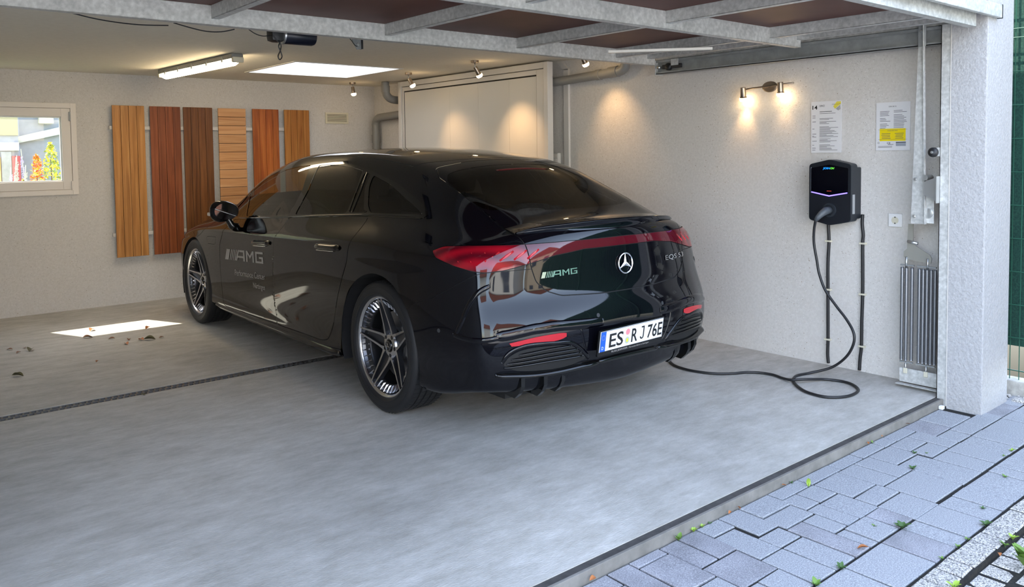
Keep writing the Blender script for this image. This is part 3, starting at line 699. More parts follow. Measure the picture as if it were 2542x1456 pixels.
# bumper mouldings and vents, both sides
for sg in (-1, 1):
    up = on(s_rear, [(sg*.800,.562),(sg*.735,.570),(sg*.628,.588),(sg*.50,.592),(sg*.36,.585),(sg*.22,.580)])
    strip('bumper_crease', up, .055, .007, M['paint'], BUMPER)
    # reflector
    top = dense([(.745,.528),(.62,.549),(.50,.556),(.455,.553)], 4); bot = dense([(.735,.512),(.62,.514),(.50,.522),(.455,.535)], 4)
    V = []; F = []
    for (a, b) in zip(top, bot):
        for q in (s_rear(sg*a[0], a[1]), s_rear(sg*b[0], b[1])): V.append(q[0]+q[1]*.003)
    for i in range(len(top)-1): F.append((2*i, 2*i+1, 2*i+3, 2*i+2))
    mesh_obj('reflector', V, F, M['reflector_red'], BUMPER, True)
    # vent: dark recess plate with four blades
    vt = dense([(.77,.440),(.70,.485),(.60,.497),(.45,.490),(.36,.450),(.325,.408)], 4); vb = dense([(.765,.415),(.70,.385),(.60,.375),(.50,.372),(.40,.380),(.33,.400)], 4)
    V = []; F = []
    for (a, b) in zip(vt, vb):
        for t in (0, .5, 1):
            q = s_rear(sg*(a[0]+(b[0]-a[0])*t), a[1]+(b[1]-a[1])*t); V.append(q[0]+q[1]*.0015)
    for i in range(len(vt)-1):
        for t in (0, 1): F.append((3*i+t, 3*i+t+1, 3*i+t+4, 3*i+t+3))
    vent = mesh_obj('vent', V, F, M['matte_black'], BUMPER, True)
    for i, (x0, x1, z0, z1) in enumerate([(.70,.42,.466,.484),(.735,.38,.444,.462),(.755,.355,.424,.440),(.765,.34,.405,.420)]):
        strip('vent_blade', on(s_rear, [(sg*x0,z0),(sg*(x0+x1)/2,(z0+z1)/2+.006),(sg*x1,z1)], 10), .013, .012, M['gloss_black'], vent)
    rim_ = on(s_rear, [(sg*.775,.43),(sg*.74,.482),(sg*.66,.510),(sg*.52,.508),(sg*.42,.495),(sg*.33,.43),(sg*.30,.395)])
    strip('vent_rim', rim_, .026, .008, M['paint'], vent)
    strip('lower_lip', on(s_rear, [(sg*.80,.372),(sg*.72,.366),(sg*.60,.358),(sg*.476,.360),(sg*.35,.366),(sg*.22,.368)]), .03, .028, M['gloss_black'], BUMPER)
    # corner air blade
    strip('bumper_edge', on(lambda a, b: s_pol(sg*a, b), [(1.20,.560),(1.16,.63),(1.13,.70),(1.08,.77),(1.02,.805)], 8), .028, .0045, M['paint'], BUMPER)
    strip('bumper_edge', on(lambda a, b: s_pol(sg*a, b), [(1.22,.555),(1.12,.545),(1.02,.548),(.95,.560)], 8), .028, .0045, M['paint'], BUMPER)
    # diffuser fins
    for x in (.67, .56, .44):
        mb = MB(); P = [(-.80,.240),(-.93,.232),(-.965,.262),(-.985,.30),(-.985,.345),(-.90,.355),(-.80,.30)]
        if x > .6: P = [(a+.045, b) for a, b in P]
        Vv = [(sg*(x-.012), a, b) for a, b in P]+[(sg*(x+.012), a, b) for a, b in P]; n = len(P)
        mb.add(Vv, [tuple(range(n)), tuple(range(2*n-1, n-1, -1))]+[(i, i+n, (i+1) % n+n, (i+1) % n) for i in range(n)])
        mb.build('diffuser_fin', M['gloss_black'], BUMPER)
    # parking sensors
    for q in (s_rear(sg*.25, .618), s_side(-.586, .563, sg)):
        if q:
            mb = MB(); mt = Matrix.Translation(q[0])@q[1].to_track_quat('Z', 'Y').to_matrix().to_4x4()
            mb.lathe([(.0105,-.002),(.0105,.0015),(.009,.0015),(.009,.0005)], 16, mt); mb.build('parking_sensor', M['dark_grey'], BUMPER, smooth=False)
strip('lower_lip', on(s_rear, [(-.24,.368),(-.1,.372),(.1,.372),(.24,.368)]), .03, .018, M['gloss_black'], BUMPER)
# taillight inner elements
for sg in (-1, 1):
    for i in range(6):
        th = 1.02+.055*i if i < 5 else 1.0
        a = s_pol(sg*(.76+.075*i), .972-.002*i); b = s_pol(sg*(.83+.075*i), .928-.002*i)
        strip('lamp_element', [(a[0], a[1]), ((a[0]+b[0])/2, a[1]), (b[0], b[1])], .016, .002, M['reflector_red'], car, off=.002)
# stop lamp strip behind the glass top, hinge seam, rear window border
strip('high_brake_lamp', [(q[0], q[1]) for q in on(s_top, [(-.20,-.135),(0,-.13),(.20,-.135)], 6)], .02, .002, plain('dim_red_strip', (.10, .012, .012), .3), LID)
strip('roof_seam', on(s_top, [(-.575,.20),(-.49,.155),(-.34,.111),(0,.07),(.34,.111),(.49,.155),(.575,.20)]), .005, .0006, M['matte_black'], car)
for sg in (-1, 1):
    strip('roof_rail_seam', on(s_top, [(sg*.575,.20),(sg*.60,.8),(sg*.603,1.4),(sg*.59,1.9),(sg*.57,2.12)]), .005, .0006, M['matte_black'], car)
    strip('bonnet_seam', on(lambda a, b: s_side(a, b, sg), [(2.62,.965),(2.836,.936),(2.87,.885),(2.99,.826),(3.16,.766)]), .005, .0006, M['matte_black'], car)
    strip('window_chrome', on(lambda a, b: s_side(a, b, sg), [(2.40,.9765),(2.22,.978),(1.37,1.036),(1.183,1.048),(.326,1.099),(-.20,1.110)]), .010, .005, M['gloss_black'], car)
    strip('belt_seam', on(lambda a, b: s_side(a, b, sg), [(.595,1.360),(.545,1.25),(.52,1.10)][::1], 6), .02, .003, M['gloss_black'], car)
    strip('side_skirt', on(lambda a, b: s_side(a, b, sg), [(2.78,.232),(2.2,.222),(1.4,.222),(.8,.228),(.52,.235)]), .045, .022, M['paint'], car)
    # door handles
    hf = []
    for nm, y0, z0, y1, z1 in (('f', 1.86,.822,1.53,.842), ('r', .76,.885,.43,.900)):
        P = on(lambda a, b: s_side(a, b, sg), [(y0,z0),((y0+y1)/2,(z0+z1)/2),(y1,z1)], 6)
        pr = DOOR_F if nm == 'f' else DOOR_R
        if sg == 1: pr = car
        h_ = strip('door_handle', P, .042, .026, M['paint'], pr)
        strip('handle_trim', [(p+n_*.006-Vector((0, 0, .022)), n_) for p, n_ in P[1:-3]], .010, .012, M['chrome'], h_)
# ---------------------------------------------------------------- badges and lettering
def poly_decal(name, polys, U, mapper, mat, parent, off=.002, thick=0):
    V = []; F = []
    for P in polys:
        pts = [mapper(*p) for p in P]
        o = len(V); n = len(P)
        for q in pts: V.append(q[0]+q[1]*off)
        F.append(tuple(range(o, o+n)))
    return mesh_obj(name, V, F, mat, parent)
def AMG():
    """slanted bars and squared letters on a 0..4.15 by 0..1 field"""
    P = []; sl = .22
    def bar(u0, u1, s0=sl): P.append([(u0, 0), (u1, 0), (u1+s0, 1), (u0+s0, 1)])
    bar(0, .40)
    for u in (.52, .70, .88, 1.06): bar(u, u+.09)
    # A
    P.append([(1.18,0),(1.36,0),(1.62,1),(1.44,1)]); P.append([(1.60,.82),(2.02,.82),(2.02,1),(1.64,1)]); P.append([(2.02,0),(2.20,0),(2.20,1),(2.02,1)]); P.append([(1.44,.28),(2.02,.28),(2.02,.46),(1.48,.46)])
    # M
    P += [[(2.34,0),(2.50,0),(2.50,1),(2.34,1)], [(2.50,1),(2.50,.72),(2.75,.30),(2.75,.58)], [(2.75,.58),(2.75,.30),(3.0,.72),(3.0,1)], [(3.0,0),(3.16,0),(3.16,1),(3.0,1)]]
    # G
    P += [[(3.30,0),(3.47,0),(3.47,1),(3.30,1)], [(3.47,.82),(4.1,.82),(4.1,1),(3.47,1)], [(3.47,0),(4.1,0),(4.1,.17),(3.47,.17)], [(3.93,.17),(4.1,.17),(4.1,.56),(3.93,.56)], [(3.68,.40),(3.93,.40),(3.93,.56),(3.68,.56)]]
    return P
def frame_map(fn, o, ux, uz, vx, vz):
    return lambda a, b: fn(o[0]+a*ux+b*vx, o[1]+a*uz+b*vz)
L_side = lambda y, z: s_side(y, z, -1)
k_ = .785/4.1
poly_decal('door_logo', AMG(), 0, frame_map(L_side, (2.462,.640), -k_, .0095, 0, .084), M['white_print'], DOOR_F)
M['badge'] = plain('chrome_badge', (.9, .92, .95), .12, 1)
kb = .215/4.1
bl = poly_decal('badge', AMG(), 0, frame_map(s_rear, (-.540,.826), kb, .0022, 0, .030), M['badge'], LID, off=.004)
def text_mesh(txt, size=1.0, narrow=1.0, res=3, offset=0):
    cu = bpy.data.curves.new('t', 'FONT'); cu.body = txt; cu.size = size; cu.resolution_u = res; cu.offset = offset
    o = bpy.data.objects.new('t', cu); C.objects.link(o)
    dg = bpy.context.evaluated_depsgraph_get(); me = bpy.data.meshes.new_from_object(o.evaluated_get(dg))
    V = [(v.co.x*narrow, v.co.y) for v in me.vertices]; F = [tuple(p.vertices) for p in me.polygons]
    bpy.data.objects.remove(o); bpy.data.curves.remove(cu); bpy.data.meshes.remove(me)
    return V, F
def text_on(name, txt, mapper, mat, parent, height, width, off=.002, bold=0):
    """text fitted to width x height through mapper(a, b)"""
    V, F = text_mesh(txt, offset=bold); A = np.array(V); lo = A.min(0); hi = A.max(0)
    W = []
    for a, b in V:
        u = (a-lo[0])/(hi[0]-lo[0])*width; v = (b)/(.73)*height
        q = mapper(u, v); W.append(q[0]+q[1]*off)
    return mesh_obj(name, W, F, mat, parent)
text_on('door_lettering', 'Performance Center', frame_map(L_side, (2.268,.532), -1, .052, 0, 1), M['white_print'], DOOR_F, .048, .60)
text_on('door_lettering', 'N\u00fcrtingen', frame_map(L_side, (1.908,.478), -1, .03, 0, 1), M['white_print'], DOOR_F, .042, .225)
text_on('badge', 'EQS 53', frame_map(s_rear, (.372,.838), 1, .0, 0, 1), M['badge'], LID, .028, .21, off=.004)
# star emblem
c0 = s_rear(0.012, .858); mt = Matrix.Translation(c0[0]+c0[1]*.008)@c0[1].to_track_quat('Z', 'Y').to_matrix().to_4x4()
mb = MB(); R_, r_ = .0535, .0042; V = []; F = []
for i in range(40):
    for j in range(8):
        a = 2*PI*i/40; b = 2*PI*j/8; rr = R_+r_*math.cos(b); V.append(mt@Vector((rr*math.cos(a), rr*math.sin(a), r_*math.sin(b))))
for i in range(40):
    for j in range(8): F.append((i*8+j, ((i+1) % 40)*8+j, ((i+1) % 40)*8+(j+1) % 8, i*8+(j+1) % 8))
mb.add(V, F)
upv = (mt.to_3x3().inverted()@Vector((0, 0, 1))); a0 = math.atan2(upv.y, upv.x)
for k in range(3):
    a = a0+2*PI*k/3; tip = Vector((R_*math.cos(a), R_*math.sin(a), 0)); pl = Vector((.0125*math.cos(a+PI/3), .0125*math.sin(a+PI/3), 0)); pr = Vector((.0125*math.cos(a-PI/3), .0125*math.sin(a-PI/3), 0))
    mb.add([mt@tip, mt@pl, mt@pr, mt@Vector((0, 0, .007))], [(0, 1, 3), (0, 3, 2)])
mb.build('star_emblem', M['badge'], LID)
# ---------------------------------------------------------------- number plate
M['plate_white'] = plain('plate_white', (.80, .81, .82), .35); M['plate_blue'] = plain('plate_blue', (.01, .10, .55), .35); M['ink'] = plain('black_ink', (.01, .01, .01), .4)
pl = empty('plate_root'); pc = Vector((-.022, -1.072, .487)); bpy.data.objects.remove(pl)
PM = Matrix.Translation(pc)@Matrix.Rotation(math.radians(3.5), 4, 'Z')@Matrix.Rotation(math.radians(8), 4, 'X')
def pbox(mb, x0, x1, z0, z1, y0, y1, bev=0): mb.box((x0, y0, z0), (x1, y1, z1), PM, bev); return mb
holder = pbox(MB(), -.268, .268, -.078, .062, .0, .012, .004).build('plate_holder', M['gloss_black'], BUMPER)
plate = pbox(MB(), -.26, .26, -.055, .055, -.003, .0005, .002).build('number_plate', M['plate_white'], BUMPER); plate['label'] = 'white number plate reading ES RJ 76E'
pbox(MB(), -.258, -.218, -.053, .053, -.0036, -.003).build('country_band', M['plate_blue'], plate)
def pm(a, b, y=-.0042): return (PM@Vector((a, y, b)), Vector((0, -1, 0)))
def ptext(t, x, z, h, w_, mat, par, y=-.0042, name='plate_lettering', bold=0): return text_on(name, t, lambda a, b: pm(x+a, z+b, y), mat, par, h, w_, off=0, bold=bold)
ptext('ES', -.190, -.038, .076, .112, M['ink'], plate, bold=.014); ptext('R', -.010, -.038, .076, .050, M['ink'], plate, bold=.014)
mb = MB(); A0 = [(.062+.0165+.0165*math.cos(a), -.020+.0165*math.sin(a)) for a in [PI+PI*k/8 for k in range(9)]]; A1 = [(.062+.0165+.0075*math.cos(a), -.020+.0085*math.sin(a)) for a in [PI+PI*k/8 for k in range(9)]]
V = [pm(a, b)[0] for a, b in A0+A1]; mb.add(V, [(k, k+1, k+10, k+9) for k in range(8)]); mb.add([pm(a, b)[0] for a, b in ((.0860,-.020),(.0950,-.020),(.0950,.036),(.0860,.036))], [(0,1,2,3)]); mb.add([pm(a, b, -.00425)[0] for a, b in ((.070,.028),(.0950,.028),(.0950,.036),(.070,.036))], [(0,1,2,3)])
mb.build('plate_lettering', M['ink'], plate)
ptext('76E', .124, -.038, .076, .128, M['ink'], plate, bold=.014)
ptext('D', -.246, -.042, .018, .014, M['plate_white'], plate)
for cx_, cz_, r0, mt_ in ((-.044, .024, .017, plain('pink_seal', (.75, .25, .28), .4)), (-.044, -.022, .019, plain('grey_seal', (.45, .50, .42), .4))):
    mb = MB(); n = 20; mb.add([pm(cx_+r0*math.cos(2*PI*i/n), cz_+r0*math.sin(2*PI*i/n), -.0041)[0] for i in range(n)], [tuple(range(n))]); mb.build('seal', mt_, plate)
mb = MB(); mb.add([pm(-.044+.009*math.cos(2*PI*i/12), -.022+.011*math.sin(2*PI*i/12), -.0044)[0] for i in range(12)], [tuple(range(12))]); mb.build('seal', plain('yellow_seal', (.7, .65, .05), .4), plate)
mb = MB()
for i in range(12):
    a = 2*PI*i/12; mb.add([pm(-.238+.012*math.cos(a)+d[0], .022+.012*math.sin(a)+d[1])[0] for d in ((-.0016,0),(0,-.0016),(.0016,0),(0,.0016))], [(0,1,2,3)])
mb.build('star_ring', plain('star_yellow', (.7, .55, .05), .4), plate)
mb = MB()
for x0, x1, z0, z1 in ((-.258,.258,.0525,.0545),(-.258,.258,-.0545,-.0525),(-.259,-.257,-.054,.054),(.257,.259,-.054,.054)): mb.add([pm(x0,z0)[0], pm(x1,z0)[0], pm(x1,z1)[0], pm(x0,z1)[0]], [(0,1,2,3)])
mb.build('plate_border', M['ink'], plate)
ptext('RUSS JESINGER', -.16, -.071, .010, .13, M['white_print'], holder, y=-.0008); ptext('Mercedes-Benz in Esslingen', -.02, -.071, .008, .17, M['white_print'], holder, y=-.0008)
# shut line wing beside the plate
for sg in (-1, 1):
    strip('plate_recess_edge', on(s_rear, [(sg*.345-.02,.565),(sg*.335-.02,.52),(sg*.31-.02,.45),(sg*.285-.02,.40)]), .014, .003, M['paint'], BUMPER)
# ---------------------------------------------------------------- wheels (axis along local z, outer face +z)
M['alloy'] = plain('machined_alloy', (.62, .62, .64), .22, 1)
M['alloy_dark'] = plain('grey_alloy', (.085, .087, .095), .30, .9)
M['disc'] = plain('brake_disc', (.30, .30, .31), .35, .9)
M['caliper'] = plain('caliper_paint', (.16, .15, .14), .4, .3)
def make_wheel():
    root = bpy.data.objects.new('wheel', None); C.objects.link(root); root.parent = car
    R = .3725
    prof = [(.272,-.118),(.30,-.128),(.335,-.128),(.355,-.122),(.366,-.112)]
    # tread with four grooves
    z = -.112; tr = []
    for g in (-.062, -.022, .022, .062): tr += [(R,g-.006),(R-.007,g-.004),(R-.007,g+.004),(R,g+.006)]
    prof += [(R-.001,-.100)]+tr+[(R-.001,.100),(.367,.112),(.357,.122),(.340,.128),(.318,.130),(.300,.127),(.290,.122),(.284,.112)]
    tyre = MB().lathe(prof, 96, cap=False).build('tyre', M['rubber'], root, auto=35)
    mb = MB()
    for i in range(72):   # shoulder sipes
        a = 2*PI*i/72; mt = Matrix.Rotation(a, 4, 'Z')
        [mb.box((R-.0012,-.0015,z_),(R+.0007,.0015,z_+.036), mt) for z_ in (.069,.026,-.018,-.062,-.105)]
    mb.build('tread_sipes', M['matte_black'], tyre)['kind'] = 'stuff'
    mb = MB(); mb.lathe([(.345,.1275),(.343,.1288),(.338,.1288),(.336,.1285)], 64, cap=False); mb.lathe([(.305,.1288),(.303,.1300),(.300,.1300),(.298,.1278)], 64, cap=False); mb.build('sidewall_rib', M['rubber'], tyre, smooth=True)
    MB().lathe([(.262,-.115),(.250,-.06),(.245,.02),(.252,.085),(.262,.100)], 64, cap=False).build('barrel', M['alloy_dark'], root, smooth=True)
    MB().lathe([(.270,.100),(.275,.108),(.281,.112),(.286,.113),(.289,.109),(.286,.102)], 96, cap=False).build('rim_lip', M['alloy'], root, smooth=True)
    # outer ring with fins
    MB().lathe([(.274,.098),(.262,.088),(.228,.070),(.221,.070),(.219,.062),(.228,.060),(.262,.078)], 96, cap=False).build('fin_ring', M['alloy_dark'], root, auto=30)
    mb = MB()
    for i in range(45):
        a = 2*PI*(i+.5)/45; mt = Matrix.Rotation(a, 4, 'Z')
        mb.add([(.224,-.0065,.072),(.224,.0065,.072),(.262,.003,.094),(.262,-.003,.094),(.226,0,.083),(.262,0,.104)], [(0,1,4),(1,2,5,4),(3,0,4,5),(2,3,5)], mt)
    mb.build('fins', M['alloy'], root)['kind'] = 'stuff'
    mf, md = MB(), MB()
    for k in range(5):
        mt = Matrix.Rotation(2*PI*k/5+PI/2, 4, 'Z')
        for s_ in (-1, 1):
            # blade from hub to rim: stations (r, centre offset, half width, z)
            S = [(.052,.036,.012,.0655),(.080,.038,.0085,.068),(.11,.035,.0068,.072),(.15,.0305,.0062,.080),(.19,.026,.0058,.089),(.235,.021,.0055,.099),(.272,.0175,.006,.106)]
            V = []
            for r, c, h_, z in S:
                V += [(r, s_*(c-h_), z), (r, s_*(c+h_*.9), z), (r, s_*(c+h_*1.6), z-.030), (r, s_*(c-h_*1.4), z-.026)]
            n = len(S); Ft = []; Fd = []
            for i in range(n-1):
                a = i*4; b = a+4
                Ft.append((a, a+1, b+1, b)); Fd += [(a+1, a+2, b+2, b+1), (a+3, a, b, b+3)]
            if s_ == -1: Ft = [f[::-1] for f in Ft]; Fd = [f[::-1] for f in Fd]
            mf.add(V, Ft, mt); md.add(V, Fd, mt)
        md.add([(.05,-.034,.046),(.05,.034,.046),(.262,.014,.084),(.262,-.014,.084)], [(0,1,2,3)], mt)
    mf.build('spoke_faces', M['alloy'], root); md.build('spoke_sides', M['alloy_dark'], root)
    MB().lathe([(.068,.035),(.070,.055),(.062,.064),(.040,.067),(.034,.060)], 40, cap=True).build('hub', M['alloy'], root, auto=30)
    cap_ = MB().lathe([(.034,.055),(.033,.072),(.028,.076),(.0,.077)], 32, cap=False).build('centre_cap', M['gloss_black'], root, smooth=True)
    mb = MB()
    for k in range(3):
        a = PI/2+2*PI*k/3; mb.add([(.026*math.cos(a),.026*math.sin(a),.0772),(.005*math.cos(a+1),.005*math.sin(a+1),.0775),(.005*math.cos(a-1),.005*math.sin(a-1),.0775)], [(0,1,2)])
    mb.lathe([(.0265,.0768),(.0275,.0775),(.0285,.0768)], 32, cap=False)
    mb.build('cap_emblem', M['alloy'], cap_)
    for k in range(5):
        a = 2*PI*(k+.5)/5+PI/2; MB().lathe([(.0115,.045),(.0115,.066),(.008,.068)], 12, Matrix.Translation((.056*math.cos(a), .056*math.sin(a), 0))).build('wheel_bolt', M['gloss_black'], root)
    MB().lathe([(.19,-.01),(.19,.012),(.10,.012),(.098,.03),(.06,.03)], 64, cap=True).build('brake_disc', M['disc'], root, auto=30)
    mb = MB(); ca = [math.radians(a) for a in range(-35, 36, 7)]; V = []; F = []
    for a in ca:
        for r, z in ((.135,.036),(.205,.036),(.212,.02),(.212,-.02),(.135,-.02)): V.append((r*math.cos(a), r*math.sin(a), z))
    m_ = len(ca)
    for i in range(m_-1):
        for j in range(5): F.append((i*5+j, i*5+(j+1) % 5, (i+1)*5+(j+1) % 5, (i+1)*5+j))
    F += [tuple(range(5)), tuple((m_-1)*5+j for j in range(5))[::-1]]
    mb.add(V, F, Matrix.Rotation(math.radians(10), 4, 'Z')); mb.build('brake_caliper', M['caliper'], root, auto=30)
    return root
wh = make_wheel()
WB = [(-1, 0, .0), (-1, 3.235, .0), (1, 0, .0), (1, 3.235, .0)]
for i, (sg, y, st) in enumerate(WB):
    o = wh if i == 0 else copy_tree(wh, car)
    # local z -> outward; local y -> up
    m = Matrix(((0, 0, sg), (-sg, 0, 0), (0, 1, 0))).to_3x3()
    m = Matrix(((0, 0, sg), (sg, 0, 0), (0, 1, 0))).to_3x3()
    spin = Matrix.Rotation(math.radians(7), 3, 'Z')
    o.matrix_local = Matrix.Translation((sg*.815, y, .3725))@(m@spin).to_4x4()
# wheel wells, underbody, interior
M['liner'] = plain('wheel_well_liner', (.006, .006, .007), .9)
for sg in (-1, 1):
    for y in (0.03, 3.235):
        mb = MB(); V = []; F = []; n = 20; ry, rz = (.475, .445) if y < 1 else (.43, .43)
        for i in range(n+1):
            a = -.35+(PI+.7)*i/n
            V += [(sg*.925, y+ry*math.cos(a), .36+rz*math.sin(a)*.98), (sg*.60, y+ry*math.cos(a), .36+rz*math.sin(a)*.98)]
        for i in range(n): F.append((2*i, 2*i+1, 2*i+3, 2*i+2))
        F.append(tuple(2*i+1 for i in range(n+1)))
        mb.add(V, F); mb.build('wheel_well', M['liner'], car)
mb = MB(); mb.box((-.66,-.78,.20),(.66,3.9,.235)); mb.box((-.86,.55,.20),(.86,2.72,.235)); mb.box((-.60,-.6,.235),(.60,-.45,.9)); mb.build('underbody', M['matte_black'], car)
M['leather'] = plain('black_leather', (.02, .02, .022), .5)
mb = MB(); mb.box((-.80,-.45,.30),(.80,2.7,.36)); mb.build('cabin_floor', M['matte_black'], car)
def seat(x, y):
    mb = MB()
    mb.box((x-.25,y-.25,.36),(x+.25,y+.28,.58), None, .06)
    mt = Matrix.Translation((x, y-.22, .55))@Matrix.Rotation(math.radians(14), 4, 'X')
    mb.box((-.24,-.06,0),(.24,.07,.62), mt, .06)
    s_ = mb.build('seat', M['leather'], car, auto=40)
    mb = MB(); mb.box((-.12,-.05,.64),(.12,.05,.82), mt, .04); mb.box((-.05,-.01,.58),(-.035,.01,.68), mt); mb.box((.035,-.01,.58),(.05,.01,.68), mt); mb.build('head_rest', M['leather'], s_, auto=40)
seat(-.38, 1.45); seat(.38, 1.45)
mb = MB(); mb.box((-.62,.15,.40),(.62,.65,.60), None, .06); mt = Matrix.Translation((0, .15, .55))@Matrix.Rotation(math.radians(20), 4, 'X')
mb.box((-.60,-.06,0),(.60,.07,.50), mt, .05)
for x in (-.38, 0, .38): mb.box((x-.11,-.04,.50),(x+.11,.04,.62), mt, .03)
mb.build('rear_bench', M['leather'], car, auto=40)
mb = MB(); mb.box((-.78,2.25,.60),(.78,2.75,.93), None, .05); mb.build('dashboard', M['leather'], car, auto=40)
mb = MB(); V = []; F = []; mt = Matrix.Translation((-.38, 2.06, .92))@Matrix.Rotation(math.radians(68), 4, 'X')
for i in range(36):
    for j in range(8):
        a = 2*PI*i/36; b = 2*PI*j/8; rr = .18+.014*math.cos(b); V.append(mt@Vector((rr*math.cos(a), rr*math.sin(a), .014*math.sin(b))))
for i in range(36):
    for j in range(8): F.append((i*8+j, ((i+1) % 36)*8+j, ((i+1) % 36)*8+(j+1) % 8, i*8+(j+1) % 8))
mb.add(V, F); mb.box((-.17,-.02,-.01),(.17,.02,.01), mt); mb.box((-.06,-.06,-.02),(.06,.05,.02), mt, .01); mb.tube([mt@Vector((0,0,0)), mt@Vector((0,0,-.3))], .03); mb.build('steering_wheel', M['leather'], car, smooth=True)
# door mirror (left and right)
for sg in (-1, 1):
    q = s_side(2.30, .915, sg)[0]
    mb = MB(); cx = sg*.995; P = []
    bm = bmesh.new(); bmesh.ops.create_uvsphere(bm, u_segments=24, v_segments=14, radius=1)
    for v in bm.verts:
        x, y, z = v.co; z = math.copysign(abs(z)**.8, z)
        yy = y*(.10 if y > 0 else .045)
        v.co = Vector((cx+sg*x*.112, 2.305+yy, 1.035+z*(.082-.018*(sg*x))))
    bm.verts.index_update(); mb.add([v.co.copy() for v in bm.verts], [[v.index for v in f.verts] for f in bm.faces]); bm.free()
    mir = mb.build('door_mirror', M['paint'], car, smooth=True)
    mb = MB(); mb.tube([(q.x-sg*.02, 2.30, .895), (sg*.945, 2.30, .92), (sg*.965, 2.305, .965), (sg*.975, 2.31, 1.0)], [.04, .030, .026, .030], 10); mb.build('mirror_arm', M['gloss_black'], mir, smooth=True)
    mb = MB(); n = 20; V = [(cx+sg*.100*math.cos(2*PI*i/n)*.92, 2.259, 1.036+.066*math.sin(2*PI*i/n)) for i in range(n)]; mb.add(V, [tuple(range(n))]); mb.build('mirror_glass', plain('mirror_glass', (.5, .55, .55), .02, 1), mir)
    mb = MB(); mb.box((cx+sg*.085, 2.31, 1.00), (cx+sg*.115, 2.37, 1.03), None, .01); mb.build('indicator', plain('indicator_lens', (.45, .40, .36), .15), mir, auto=40)
# ---------------------------------------------------------------- raised up-and-over garage door
GZ0, GZ1 = 2.118, 2.215; GX0, GX1 = -5.75, -.285
gd = empty('garage_door', ((GX0+GX1)/2, .9, GZ0), 0, 'raised up-and-over garage door with galvanised frame and brown inner skin', 'garage door')
def gl(p): return (p[0]-(GX0+GX1)/2, p[1]-.9, p[2]-GZ0)
def gbox(mb, a, b, bev=.003): mb.box(gl(a), gl(b), None, bev); return mb
gbox(MB(), (GX0, -.258, GZ1), (GX1, 2.12, GZ1+.012), 0).build('door_skin', M['panel_red'], gd)
gbox(MB(), (GX0-.03, -.258, GZ1+.012), (GX1+.03, 2.14, GZ1+.03), 0).build('outer_skin', M['white'], gd)
for y, w_ in ((2.085, .045), (.835, .045), (-.215, .045)):
    mb = MB(); gbox(mb, (GX0, y, GZ0), (GX1-(.0 if y < 2 else -.04), y+.004, GZ1)); gbox(mb, (GX0, y, GZ0), (GX1-(.0 if y < 2 else -.04), y+w_, GZ0+.004)); gbox(mb, (GX0, y+w_-.004, GZ0), (GX1, y+w_, GZ1)); mb.build('cross_beam', M['galv'], gd)
gbox(MB(), (GX0-.03, -.285, GZ0+.055), (GX1+.17, -.258, GZ1+.03), .004).build('door_edge_rail', M['galv'], gd)
gbox(MB(), (GX1+.17, -.287, GZ0+.052), (GX1+.177, -.257, GZ1+.032), .002).build('end_cap', M['plastic_black'], gd)
for x in (-4.63, -3.62, -2.62, -1.62):
    for y0, y1 in ((.88, 2.085), (-.17, .835)):
        mb = MB(); gbox(mb, (x-.02, y0, GZ0+.030), (x+.02, y1, GZ0+.033), 0); gbox(mb, (x-.02, y0, GZ0+.030), (x-.017, y1, GZ1)); gbox(mb, (x+.017, y0, GZ0+.030), (x+.02, y1, GZ1)); mb.build('stiffener', M['galv'], gd)
for y0, y1 in ((.88, 2.085), (-.17, .835)):
    mb = MB(); gbox(mb, (GX1-.36 if y0 < 0 else GX1-.40, y0, GZ0+.030), (GX1-.32 if y0 < 0 else GX1-.36, y1, GZ0+.033), 0); gbox(mb, (GX1-.36 if y0 < 0 else GX1-.40, y0, GZ0+.030), (GX1-.357 if y0 < 0 else GX1-.397, y1, GZ1)); mb.build('stiffener', M['galv'], gd)
for x in (GX0, GX1-.05):
    mb = MB(); gbox(mb, (x, -.17, GZ0+.045), (x+.05, 2.085, GZ0+.048)); gbox(mb, (x, -.17, GZ0+.045), (x+.003, 2.085, GZ1)); gbox(mb, (x+.047, -.17, GZ0+.045), (x+.05, 2.085, GZ1)); mb.build('side_rail', M['galv'], gd)
mb = MB(); mb.box((-.25,-.018,-.002),(.42,.018,.016), Matrix.Translation(gl((-1.0,1.52,GZ0-.006)))@Matrix.Rotation(math.radians(-49), 4, 'Z'), .002); mb.build('brace_bar', plain('pale_aluminium', (.62,.60,.55), .4, .4), gd)
# ---------------------------------------------------------------- guide rail under the ceiling on the right
t = empty('guide_rail', (-.14, 1.1, 2.11), 0, 'galvanised guide rail along the right wall above the lamps', 'rail')
mb = MB()
for a, b in (((-.03,-1.13,-.050),(-.027,1.02,.045)), ((-.055,-1.13,-.055),(.03,1.02,-.050)), ((-.055,-1.13,-.055),(-.052,1.02,-.040)), ((-.055,-1.13,.045),(.03,1.02,.050)), ((-.055,-1.13,.032),(-.052,1.02,.045)), ((.027,-1.13,-.05),(.03,1.02,.045))): mb.box(a, b)
mb.build('channel', M['galv_dark'], t)
MB().box((-.035,-1.13,.055),(.02,1.04,.095), None, .003).build('upper_channel', M['galv'], t)
MB().box((-.06,.80,.0),(-.055,.87,.05), None, .002).build('bracket', M['galv'], t)
MB().lathe([(.0,-.016),(.026,-.016),(.028,-.010),(.028,.010),(.026,.016),(.0,.016)], 20, Matrix.Translation((-.045,.90,-.005))@Matrix.Rotation(PI/2, 4, 'Y')).build('roller', M['plastic_black'], t, smooth=True)
MB().box((-.053,.78,-.02),(-.035,.96,.012), None, .004).build('carriage', M['plastic_black'], t)
MB().tube([(-.07,.985,-.005),(-.03,.985,-.005)], .011, 12).build('stop_pin', M['steel'], t, smooth=True)
